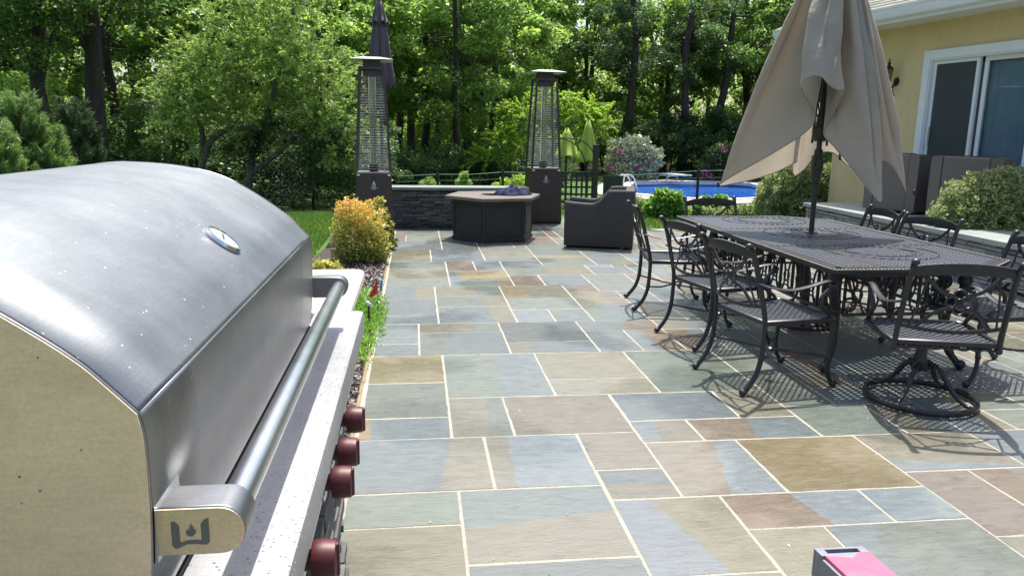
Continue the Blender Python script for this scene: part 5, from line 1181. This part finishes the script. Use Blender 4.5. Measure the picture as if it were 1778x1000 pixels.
# ------------------------------------------------------------------ the big pale green shrub tree
def spray_tree(name, label, cat, loc, segs, per, leaf, asp, mat, bk, seed, spread, droop=.2, limbs=None, tw=.006, upb=.35, tone0=.5):
    """foliage carried on many arching twigs"""
    rg = np.random.default_rng(seed); t = thing(name, label, cat, loc); P = []; D = []; T = []; g = MB()
    for (c, rad, n) in segs:
        c = np.array(c)
        for _ in range(n):
            d = rg.normal(size=3); d /= np.linalg.norm(d); s = c+d*np.array(rad)*rg.uniform(.15, .85)
            dr = d*np.array([1, 1, .5])+rg.normal(size=3)*.5+np.array([0, 0, .35]); dr /= np.linalg.norm(dr); L_ = spread*rg.uniform(.6, 1.3)
            u = rg.uniform(0, 1, per)[:, None]; pts = s+dr*L_*u+np.array([0, 0, -1])*droop*L_*u*u+rg.normal(size=(per, 3))*.035*spread
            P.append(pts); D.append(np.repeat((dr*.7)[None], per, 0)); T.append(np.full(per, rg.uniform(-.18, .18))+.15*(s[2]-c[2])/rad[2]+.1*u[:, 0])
            if rg.random() < .22: g.tube([Vector(s), Vector(s+dr*L_*.5-np.array([0, 0, droop*L_*.25])), Vector(s+dr*L_-np.array([0, 0, droop*L_]))], [tw, tw*.7, tw*.3], 4)
    P = np.concatenate(P); D = np.concatenate(D); T = np.concatenate(T)
    V = leafquads(P, leaf, asp, rg, upb, dirs=D)
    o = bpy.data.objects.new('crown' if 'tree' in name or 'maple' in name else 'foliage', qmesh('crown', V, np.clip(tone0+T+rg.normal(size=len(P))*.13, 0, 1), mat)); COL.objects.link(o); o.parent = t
    for pts, r0, r1 in (limbs or []):
        Q = cr(pts, 5); g.tube(Q, [r0+(r1-r0)*k/(len(Q)-1) for k in range(len(Q))], 8)
    if g.v: obj('trunk' if limbs else 'stems', g, bk, t, 60)
    return t
bx = lambda px, Y: tplace(px, Y)
Yw = 16.5; sc_ = Yw/1368.0      # metres per photo pixel there
def zz(py, Y): return ay(889, py, Y).z
c0x = bx(440, Yw)
def lp(px, py, Y): p = ay(px, py, Y); return (p.x-c0x, p.y-Yw, p.z+.25)
segs = [(lp(455, 80, Yw), (1.55, 1.3, 1.25), 330), (lp(370, 120, Yw-.3), (1.0, 1.0, .9), 170), (lp(545, 120, Yw-.2), (1.1, 1.0, 1.2), 230), (lp(330, 185, Yw-.5), (.75, .7, .55), 90), (lp(560, 215, Yw-.2), (.75, .7, .7), 120), (lp(430, 190, Yw), (1.2, 1.0, .7), 160), (lp(460, -40, Yw), (1.7, 1.3, 1.2), 200), (lp(300, 160, Yw), (.5, .5, .35), 40), (lp(590, 268, Yw-.3), (.5, .5, .4), 50), (lp(300, 225, Yw-.6), (.4, .4, .3), 30)]
limbs = [([lp(345, 330, Yw), lp(350, 290, Yw), lp(372, 238, Yw-.1), lp(430, 222, Yw-.2), (lp(500, 232, Yw-.3)), lp(560, 250, Yw-.4)], .085, .03), ([lp(345, 330, Yw), lp(352, 240, Yw), lp(340, 170, Yw), lp(372, 60, Yw), lp(400, -20, Yw)], .07, .02),
         ([lp(430, 340, Yw+.2), lp(440, 260, Yw+.2), lp(470, 180, Yw), lp(500, 60, Yw), lp(520, -40, Yw)], .09, .02), ([lp(440, 300, Yw+.2), lp(500, 250, Yw), lp(560, 180, Yw), lp(575, 90, Yw)], .06, .015), ([lp(540, 330, Yw+.4), lp(545, 260, Yw+.4), lp(560, 160, Yw)], .09, .03)]
spray_tree('willow_shrub_tree', 'big feathery pale green shrub tree behind the grill with curving low limbs', 'tree', (c0x, Yw, -.25), segs, 44, .075, .34, L_WIL, M_BARKG, 41, .55, .25, limbs)
# yellow green maple
Ym = 22.5; c0x = bx(960, Ym)
def lp(px, py, Y): p = ay(px, py, Y); return (p.x-c0x, p.y-Ym, p.z+.45)
segs = [(lp(1005, 195, Ym), (1.15, .9, .42), 150), (lp(910, 195, Ym), (.85, .8, .42), 100), (lp(880, 240, Ym), (.7, .7, .45), 80), (lp(960, 170, Ym), (.8, .7, .3), 80), (lp(1040, 215, Ym), (.5, .5, .3), 50), (lp(845, 275, Ym), (.5, .5, .3), 40), (lp(1000, 235, Ym), (.9, .7, .12), 30), (lp(905, 265, Ym), (.6, .6, .35), 40)]
limbs = [([lp(950, 320, Ym), lp(955, 270, Ym), lp(990, 235, Ym), lp(1050, 225, Ym)], .06, .012), ([lp(955, 300, Ym), lp(940, 250, Ym), lp(900, 225, Ym), lp(860, 235, Ym)], .05, .012), ([lp(952, 280, Ym), lp(965, 230, Ym), lp(965, 180, Ym)], .05, .015), ([lp(960, 262, Ym-.2), lp(1010, 248, Ym-.3), lp(1070, 250, Ym-.3)], .03, .008)]
spray_tree('japanese_maple', 'low spreading yellow green maple behind the far heater', 'tree', (c0x, Ym, -.45), segs, 46, .085, .42, L_LIME, M_BARKG, 42, .42, .3, limbs, upb=.6)
# rhododendrons
def blob_shrub(name, label, px, Y, zb, cl_, per, leaf, asp, mat, seed, flowers=0, clr=.22, nb='shrub', upb=.45, pink=None, fl=.09, tonef=None, stems=True, group=None):
    """cl_: list of (px,py,rad_px) clumps"""
    rg = np.random.default_rng(seed); x0 = bx(px, Y); t = thing(name, label, nb, (x0, Y, zb), 0, group); C_ = []; S_ = []
    mpp = Y/1368.0
    for a, b_, r_ in cl_: p = ay(a, b_, Y); C_.append((p.x-x0, 0, p.z-zb)); S_.append(r_*mpp)
    C_ = np.array(C_); S_ = np.array(S_); P = []; 
    for c, r_ in zip(C_, S_):
        n_ = int(per*(r_/S_.max())**2); d = rg.normal(size=(n_, 3)); d /= np.linalg.norm(d, axis=1)[:, None]
        P.append(c+d*r_*(rg.uniform(.35, 1, n_)[:, None]**.5)*(1+.16*np.sin(d[:, :1]*9+seed)+.12*np.sin(d[:, 2:]*11)+.1*np.sin(d[:, 1:2]*13)))
    P = np.concatenate(P); P = P[P[:, 2] > .01]
    tone = .5+rg.normal(size=len(P))*.18 if tonef is None else tonef(P, rg)
    D = np.stack([P[:, 0]*0, P[:, 1]*0, P[:, 0]*0+.5], 1)
    o = bpy.data.objects.new('foliage', qmesh('foliage', leafquads(P, leaf, asp, rg, upb, dirs=D), np.clip(tone, 0, 1), mat)); COL.objects.link(o); o.parent = t
    if flowers:
        F_ = []
        for _ in range(flowers):
            k = rg.integers(len(C_)); d = rg.normal(size=3); d[1] = -abs(d[1]); d /= np.linalg.norm(d); c = C_[k]+d*S_[k]*1.0
            q_ = rg.normal(size=(26, 3)); q_ /= np.linalg.norm(q_, axis=1)[:, None]; F_.append(c+q_*fl)
        F_ = np.concatenate(F_); o = bpy.data.objects.new('blossoms', qmesh('blossoms', leafquads(F_, fl*.9, .8, rg, .2), rg.uniform(0, 1, len(F_)), L_PNK)); COL.objects.link(o); o.parent = t; o['label'] = 'pink blossom clusters'
    if stems:
        g = MB()
        for k in range(9):
            e = P[rg.integers(len(P))]; g.tube([(rg.normal()*.04, rg.normal()*.04, 0), (e[0]*.4, e[1]*.4, e[2]*.5), tuple(e)], [.014, .009, .004], 5)
        obj('stems', g, M_BARK, t, 60)
    return t
blob_shrub('rhododendron', 'rhododendron with pale shiny leaves and a few pink blooms left of the diving board', 1100, 29.8, -.5, [(1075, 262, 22), (1105, 258, 26), (1130, 275, 22), (1085, 290, 26), (1120, 296, 20), (1065, 285, 18)], 1700, .16, .34, L_RHO, 51, 7, fl=.09, tonef=lambda P, rg: .74+rg.normal(size=len(P))*.2)
blob_shrub('rhododendron', 'pink flowering rhododendron by the pool left of the umbrella cloth', 1255, 30, -.5, [(1240, 275, 22), (1262, 268, 24), (1285, 280, 22), (1225, 292, 18), (1300, 262, 18), (1255, 296, 22)], 1300, .14, .32, L_DARK, 52, 22, fl=.11)
# shrubs near the patio
def tone_org(P, rg):
    z = P[:, 2]/P[:, 2].max(); return .12+.62*z+rg.normal(size=len(P))*.15
blob_shrub('golden_spirea', 'rounded shrub with orange red tips and yellow leaves in front of the near heater', 628, 8.6, 0, [(622, 378, 34), (640, 395, 34), (605, 400, 28), (622, 425, 42), (655, 430, 28), (600, 440, 24), (640, 455, 30), (605, 365, 22)], 2600, .034, .5, L_ORG, 53, tonef=tone_org, upb=.2)
blob_shrub('golden_spirea', 'smaller dull orange shrub tucked behind the bright one against the heater', 662, 9.6, 0, [(655, 365, 18), (664, 390, 20), (672, 420, 20), (660, 350, 9)], 1100, .034, .5, L_ORG, 54, tonef=lambda P, rg: .05+.42*P[:, 2]/P[:, 2].max()+rg.normal(size=len(P))*.14, upb=.2)
L_YEL = leafmat('leaf_yellow', [(0, (.25, .32, .03)), (.5, (.60, .60, .07)), (1, (.75, .62, .20))], .4, .35, 1.1)
blob_shrub('yellow_hosta', 'low yellow leaved plant just behind the granite counter', 570, 7.4, 0, [(560, 468, 16), (580, 470, 14), (545, 472, 12)], 420, .085, .32, L_YEL, 55, upb=.3, stems=False)
def near_plant(name, label, cat, x, y, rx, ry, h, n_, leaf, asp, mat, seed, up_=1.0, tonef=None):
    rg = np.random.default_rng(seed); t = thing(name, label, cat, (x, y, 0)); P = rg.normal(size=(n_, 3))*.42; P[:, 0] *= rx; P[:, 1] *= ry; P = P[(np.abs(P[:, 0]) < rx) & (np.abs(P[:, 1]) < ry)]; P[:, 2] = rg.uniform(.01, 1, len(P))*h*(1-.55*np.hypot(P[:, 0]/rx, P[:, 1]/ry)**2)*(.8+.3*np.sin(P[:, 0]*23+P[:, 1]*17))
    D = np.stack([P[:, 0]*1.5, P[:, 1]*1.5, np.full(len(P), up_)], 1)
    tn = rg.normal(size=len(P))*.16+.5 if tonef is None else tonef(P, rg)
    o = bpy.data.objects.new('foliage', qmesh('foliage', leafquads(P, leaf, asp, rg, .2, dirs=D), np.clip(tn, 0, 1), mat)); COL.objects.link(o); o.parent = t; return t
near_plant('phlox_clump', 'grassy bright green clump beside the marker flags at the patio edge', 'plant', -.50, 6.0, .26, 1.0, .17, 9000, .055, .16, L_GRN, 56)
near_plant('phlox_clump', 'low yellowing green tuft at the patio edge nearest the grill', 'plant', -.43, 5.2, .14, .5, .12, 2600, .05, .16, L_GRN, 57, tonef=lambda P, rg: .7+rg.normal(size=len(P))*.2)
near_plant('copper_seedling', 'small copper orange leaved plant behind the flags', 'plant', -.56, 6.9, .12, .25, .20, 240, .05, .5, leafmat('leaf_copper', [(0, (.25, .09, .03)), (1, (.62, .30, .10))], .4, .3, 1.1), 58)
# bright green perennials before the pool, spireas by the terrace
blob_shrub('peony_clump', 'rounded bright green leafy clump between the armchair and the far head chair', 1152, 13.0, 0, [(1150, 346, 19), (1170, 348, 18), (1132, 361, 15), (1152, 369, 20), (1178, 366, 14)], 1100, .085, .42, L_GRN, 61, upb=.5)
blob_shrub('peony_clump', 'bright green leafy clump behind the far head chair', 1240, 13.2, 0, [(1225, 354, 15), (1252, 353, 16), (1212, 368, 13), (1265, 369, 15), (1240, 370, 18), (1293, 370, 13), (1306, 366, 11)], 900, .085, .42, L_GRN, 62, upb=.5)
blob_shrub('spirea_bush', 'grey green spirea bush left of the terrace below the tan umbrella', 1390, 12.2, 0, [(1385, 314, 36), (1350, 330, 36), (1420, 318, 36), (1335, 355, 30), (1380, 352, 40), (1430, 350, 34), (1462, 335, 30), (1400, 298, 26), (1365, 305, 22), (1440, 305, 24)], 4200, .062, .38, L_SPI, 63, upb=.2)
blob_shrub('spirea_bush', 'large spirea bush with reddish tips at the right photo edge before the terrace', 1715, 7.9, 0, [(1700, 350, 44), (1740, 345, 46), (1665, 365, 40), (1790, 340, 48), (1645, 395, 42), (1710, 395, 64), (1775, 400, 60), (1640, 375, 26), (1745, 322, 34), (1695, 330, 28), (1720, 308, 16), (1770, 312, 26), (1742, 300, 14), (1690, 312, 16), (1660, 335, 24)], 5200, .048, .38, L_SPI, 64, upb=.2, tonef=lambda P, rg: .32+.4*P[:, 2]/P[:, 2].max()+rg.normal(size=len(P))*.17)
blob_shrub('iris_clump', 'loose tuft of pale upright leaves at the lawn edge beside the armchair', 1112, 13.4, 0, [(1108, 352, 12), (1118, 362, 14), (1104, 368, 12)], 260, .16, .08, L_SPI, 68, upb=.05)
blob_shrub('low_perennials', 'low light green perennials seen through the far head chair back', 1262, 12.6, 0, [(1230, 372, 14), (1255, 372, 14), (1280, 370, 14), (1300, 366, 13)], 500, .06, .3, L_SPI, 69)
blob_shrub('lime_shrub', 'small lime green shrub behind the right end of the stone wall', 890, 20, -.45, [(880, 322, 14), (905, 318, 16), (925, 322, 12), (862, 326, 10)], 600, .085, .42, L_LIME, 65)
blob_shrub('lime_shrub', 'thin upright pale shrub behind the middle of the stone wall', 806, 18, -.4, [(800, 315, 9), (806, 305, 8), (812, 320, 9)], 260, .07, .42, L_LIT, 66)
blob_shrub('lime_shrub', 'yellow green sprig behind the stone wall near the heater', 748, 18, -.4, [(745, 315, 9), (735, 325, 12), (757, 325, 10)], 260, .07, .42, L_LIT, 67)
# young pines on the left
def pine(label, px, Y, ztop_py, wpx, mat, seed, group='young pines left of the grill'):
    rg = np.random.default_rng(seed); x0 = bx(px, Y); zb = terr_z(-6, Y); H_ = ay(px, ztop_py, Y).z-zb; W2_ = wpx*Y/1368/2
    t = thing('young_pine', label, 'pine', (x0, Y, zb), 0, group); P = []; D = []; T = []
    for k in range(150):
        z = H_*rg.uniform(.04, .97)**.9; rr_ = W2_*(1-(z/H_)**1.5)+.04; a = rg.uniform(0, 6.283); q_ = rr_*rg.uniform(.45, 1)
        s = np.array([q_*math.cos(a), q_*math.sin(a), z]); dr = np.array([math.cos(a)*.6, math.sin(a)*.6, .9]); L_ = .26
        n_ = 150; u = rg.uniform(0, 1, n_)[:, None]; P.append(s+dr*L_*u+rg.normal(size=(n_, 3))*.018); D.append(np.repeat(dr[None]*.8, n_, 0)); T.append(rg.uniform(-.12, .12)+.5*u[:, 0]-.1)
    P = np.concatenate(P); D = np.concatenate(D); T = np.concatenate(T)
    o = bpy.data.objects.new('needles', qmesh('needles', leafquads(P, .10, .085, rg, .2, dirs=D), np.clip(.3+T+rg.normal(size=len(P))*.1, 0, 1), mat)); COL.objects.link(o); o.parent = t
    g = MB(); g.tube([(0, 0, -.1), (0, 0, H_*.95)], [.05, .012], 8)
    for k in range(26):
        z = H_*(.05+.9*k/26); a = k*2.4; rr_ = W2_*(1-(z/H_)**1.5)*.8; g.tube([(0, 0, z), (rr_*math.cos(a), rr_*math.sin(a), z+.12)], [.012, .005], 5)
    obj('trunk', g, M_BARK, t, 60)
pine('light green young pine, tallest of the pines at the left edge', 42, 10.5, 186, 120, L_PIN, 71)
pine('light green young pine cut by the left photo edge', -8, 9.8, 240, 90, L_PIN, 72)
pine('dark green young pine standing behind the light green one', 140, 12.5, 192, 95, L_PIND, 73)
pine('light green low pine between the tall light pine and the dark pine', 85, 10.8, 245, 60, L_PIN, 74)
# ------------------------------------------------------------------ wire fence by the pool
def fence(name, label, pts, zt, posts):
    c = sum((Vector(p) for p in pts), Vector())/len(pts); t = thing(name, label, 'fence', (c.x, c.y, -.4))
    g = MB()
    for k in range(7):
        P = []
        for (x, y, z0, z1) in pts: P.append((x, y, z0+(z1-z0)*k/6))
        if k == 6: g.tube(P, .007, 5)
        else: g.tube(P, .003, 4)
    for a, b_ in zip(pts, pts[1:]):
        L_ = math.hypot(b_[0]-a[0], b_[1]-a[1]); n_ = int(L_/.12)
        for q_ in range(n_): u = q_/n_; x, y = a[0]+(b_[0]-a[0])*u, a[1]+(b_[1]-a[1])*u; g.tube([(x, y, a[2]+(b_[2]-a[2])*u), (x, y, a[3]+(b_[3]-a[3])*u)], .0018, 3)
    obj('wire_mesh', g, M_FWIRE, t, 60, world=True)
    for (x, y, z0, z1) in posts: g = MB(); g.tube([(x, y, z0-.1), (x, y, z1+.05)], .026, 8); obj('post', g, M_DARK, t, 40, world=True)
M_FWIRE = pm('green_wire', (.05, .20, .15), (.04, .16, .12), .5, bs=0)
def Vector3(p): return p
def fp_(px, pyt, Y): p = ay(px, pyt, Y); z0 = terr_z(p.x, p.y)+.02; return (p.x, p.y, z0, p.z)
def fence_px(label, top, postpx):
    P = [fp_(*q_) for q_ in top]; PP = [fp_(*q_) for q_ in postpx]
    c = Vector((sum(p[0] for p in P)/len(P), sum(p[1] for p in P)/len(P), -.4)); t = thing('wire_fence', label, 'fence', c); g = MB()
    for k in range(6):
        pts_ = [(x, y, z0+(z1-z0)*(k+1)/6-(.03 if i % 2 else 0)*0) for i, (x, y, z0, z1) in enumerate(P)]
        g.tube(pts_, .0055 if k == 5 else .0025, 4)
    for a, b_ in zip(P, P[1:]):
        L_ = math.hypot(b_[0]-a[0], b_[1]-a[1]); n_ = max(1, int(L_/.15))
        for q_ in range(n_): u = q_/n_; x, y = a[0]+(b_[0]-a[0])*u, a[1]+(b_[1]-a[1])*u; g.tube([(x, y, a[2]+(b_[2]-a[2])*u), (x, y, a[3]+(b_[3]-a[3])*u)], .002, 3)
    obj('wire_mesh', g, M_FWIRE, t, 60, world=True)
    for (x, y, z0, z1) in PP: g = MB(); g.tube([(x, y, z0-.1), (x, y, z1+.04)], .03, 8); obj('post', g, M_DARK, t, 40, world=True)
fence_px('low green wire fence behind the stone wall between the heaters', [(690, 306, 16), (760, 303, 16), (820, 303, 16), (873, 299, 16), (915, 300, 16)], [(873, 299, 16), (760, 303, 16)])
fence_px('green wire fence in front of the pool and diving board', [(1080, 306, 15.5), (1120, 303, 15.5), (1165, 300, 15.5), (1213, 297, 15.5), (1275, 296, 15.5), (1330, 297, 15.5)], [(1213, 297, 15.5), (1330, 297, 15.5)])
# garden gate with arch
Yg = 17.5; M_GATE = pm('dark_green_wood', (.035, .045, .035), (.022, .03, .024), .7, bs=.3)
p0 = ay(1035, 253, Yg); gx = p0.x; zb = terr_z(gx, Yg); t = thing('garden_gate', 'dark green timber gate post with lattice and thin iron arch behind the armchair', 'gate', (gx, Yg, zb))
g = MB(); g.bb(gx-.06, gx+.06, Yg-.06, Yg+.06, zb-.1, p0.z); g.bb(gx-.07, gx+.07, Yg-.07, Yg+.07, p0.z, p0.z+.02); obj('gate_post', g, M_GATE, t, 0, world=True, bevel=.005)
g = MB(); xl = ay(955, 300, Yg).x; xr = gx-.06; zt_ = ay(1000, 300, Yg).z; zb_ = zb+.05
for k in range(6): z = zb_+(zt_-zb_)*k/5; g.box(((xl+xr)/2, Yg, z), (xr-xl, .03, .045))
nn = int((xr-xl)/.11)
for k in range(nn+1): x = xl+(xr-xl)*k/nn; g.box((x, Yg-.028, (zb_+zt_)/2), (.045, .025, zt_-zb_+.03))
obj('gate_lattice', g, M_GATE, t, 0, world=True)
xq0, xq1 = ay(1048, 305, Yg).x, ay(1082, 305, Yg).x; g = MB(); g.bb(xq0, xq1, Yg-.02, Yg+.02, zb, ay(1060, 305, Yg).z)
for k in range(5): g.box(((xq0+xq1)/2, Yg-.025, zb+.1+k*.09), (xq1-xq0, .01, .012))
obj('side_panel', g, M_GATE, t, 0, world=True)
for dy in (0, .55):
    g = MB(); a_ = [ay(x, y, Yg+dy) for x, y in (((930, 244), (960, 240), (985, 244), (1003, 256), (1014, 275), (1017, 300), (1017, 330)) if dy == 0 else ((950, 243), (975, 240), (1003, 243), (1018, 250), (1030, 265), (1034, 285), (1036, 310)))]; g.tube(cr(a_, 5), .014, 6); obj('iron_arch', g, M_DARK, t, 50, world=True)
# diving board and pool rails
q = gp(1150, 317, -.47); Yd = q.y+.6
t = thing('diving_board', 'white diving board on bent tube legs at the far pool edge', 'diving board', (ay(1170, 317, Yd).x, Yd, -.47)); M_WPL = pm('white_plastic', (.78, .80, .82), (.7, .72, .74), .35, bs=0)
a0, a1 = ay(1152, 302, Yd), ay(1194, 306.5, Yd-1.1); zt_ = (a0.z); g = MB(); dd = (a1-a0); dd.z = 0; L_ = dd.length; dd.normalize(); sd = Vector((-dd.y, dd.x, 0))
g.add([Vector((a0.x, a0.y, z+(a1.z-a0.z)*u*0))+dd*L_*u+sd*s*.26 for z in (zt_-.03, zt_+.03) for u, s in ((0, -1), (1, -1), (1, 1), (0, 1))], [(3, 2, 1, 0), (4, 5, 6, 7), (0, 1, 5, 4), (1, 2, 6, 5), (2, 3, 7, 6), (3, 0, 4, 7)]); obj('board', g, M_WPL, t, 0, world=True, bevel=.015)
b0 = Vector((a0.x, a0.y, 0))
for s in (-1, 1):
    for u0, u1 in ((.0, -.06), (.42, .36)):
        g = MB(); g.tube(cr([b0+dd*L_*(u1)+sd*s*.28+Vector((0, 0, -.47)), b0+dd*L_*(u1)+sd*s*.28+Vector((0, 0, zt_-.18)), b0+dd*L_*(u0+.05)+sd*s*.26+Vector((0, 0, zt_-.05)), b0+dd*L_*(u0+.3)+sd*s*.25+Vector((0, 0, zt_-.045))], 5), .022, 6); obj('leg', g, M_WPL, t, 50, world=True)
Yr = gp(1096, 331, -.47).y; t = thing('pool_handrail', 'pair of white curved handrails at the near left pool corner', 'handrail', (ay(1090, 325, Yr).x, Yr, -.47))
for dx in (0, 9):
    g = MB(); P = [ay(x+dx-2, y, Yr+dx*.03) for x, y in ((1075, 330), (1077, 308), (1084, 303.5), (1092, 307), (1097, 318), (1100, 333))]; g.tube(cr(P, 5), .024, 6); obj('rail', g, M_WPL, t, 50, world=True)
# fine spray of water drops past the grill end
n_ = 700; rg = np.random.default_rng(90); c = ay(495, 315, 6.0); P = np.stack([c.x+rg.normal(size=n_)*.10, c.y+rg.normal(size=n_)*.2, c.z+rg.normal(size=n_)*.13], 1)
L_WAT = leafmat('water_drops', [(0, (.6, .65, .7)), (1, (.9, .92, .95))], .1, .5, 1.0)
o = bpy.data.objects.new('water_spray', qmesh('water_spray', leafquads(P, .0028, .8, rg, .3), rg.uniform(0, 1, n_), L_WAT)); COL.objects.link(o)
tag(o, 'fine glittering spray of water drops before the dark wood, past the end of the grill', 'water spray', kind='stuff')
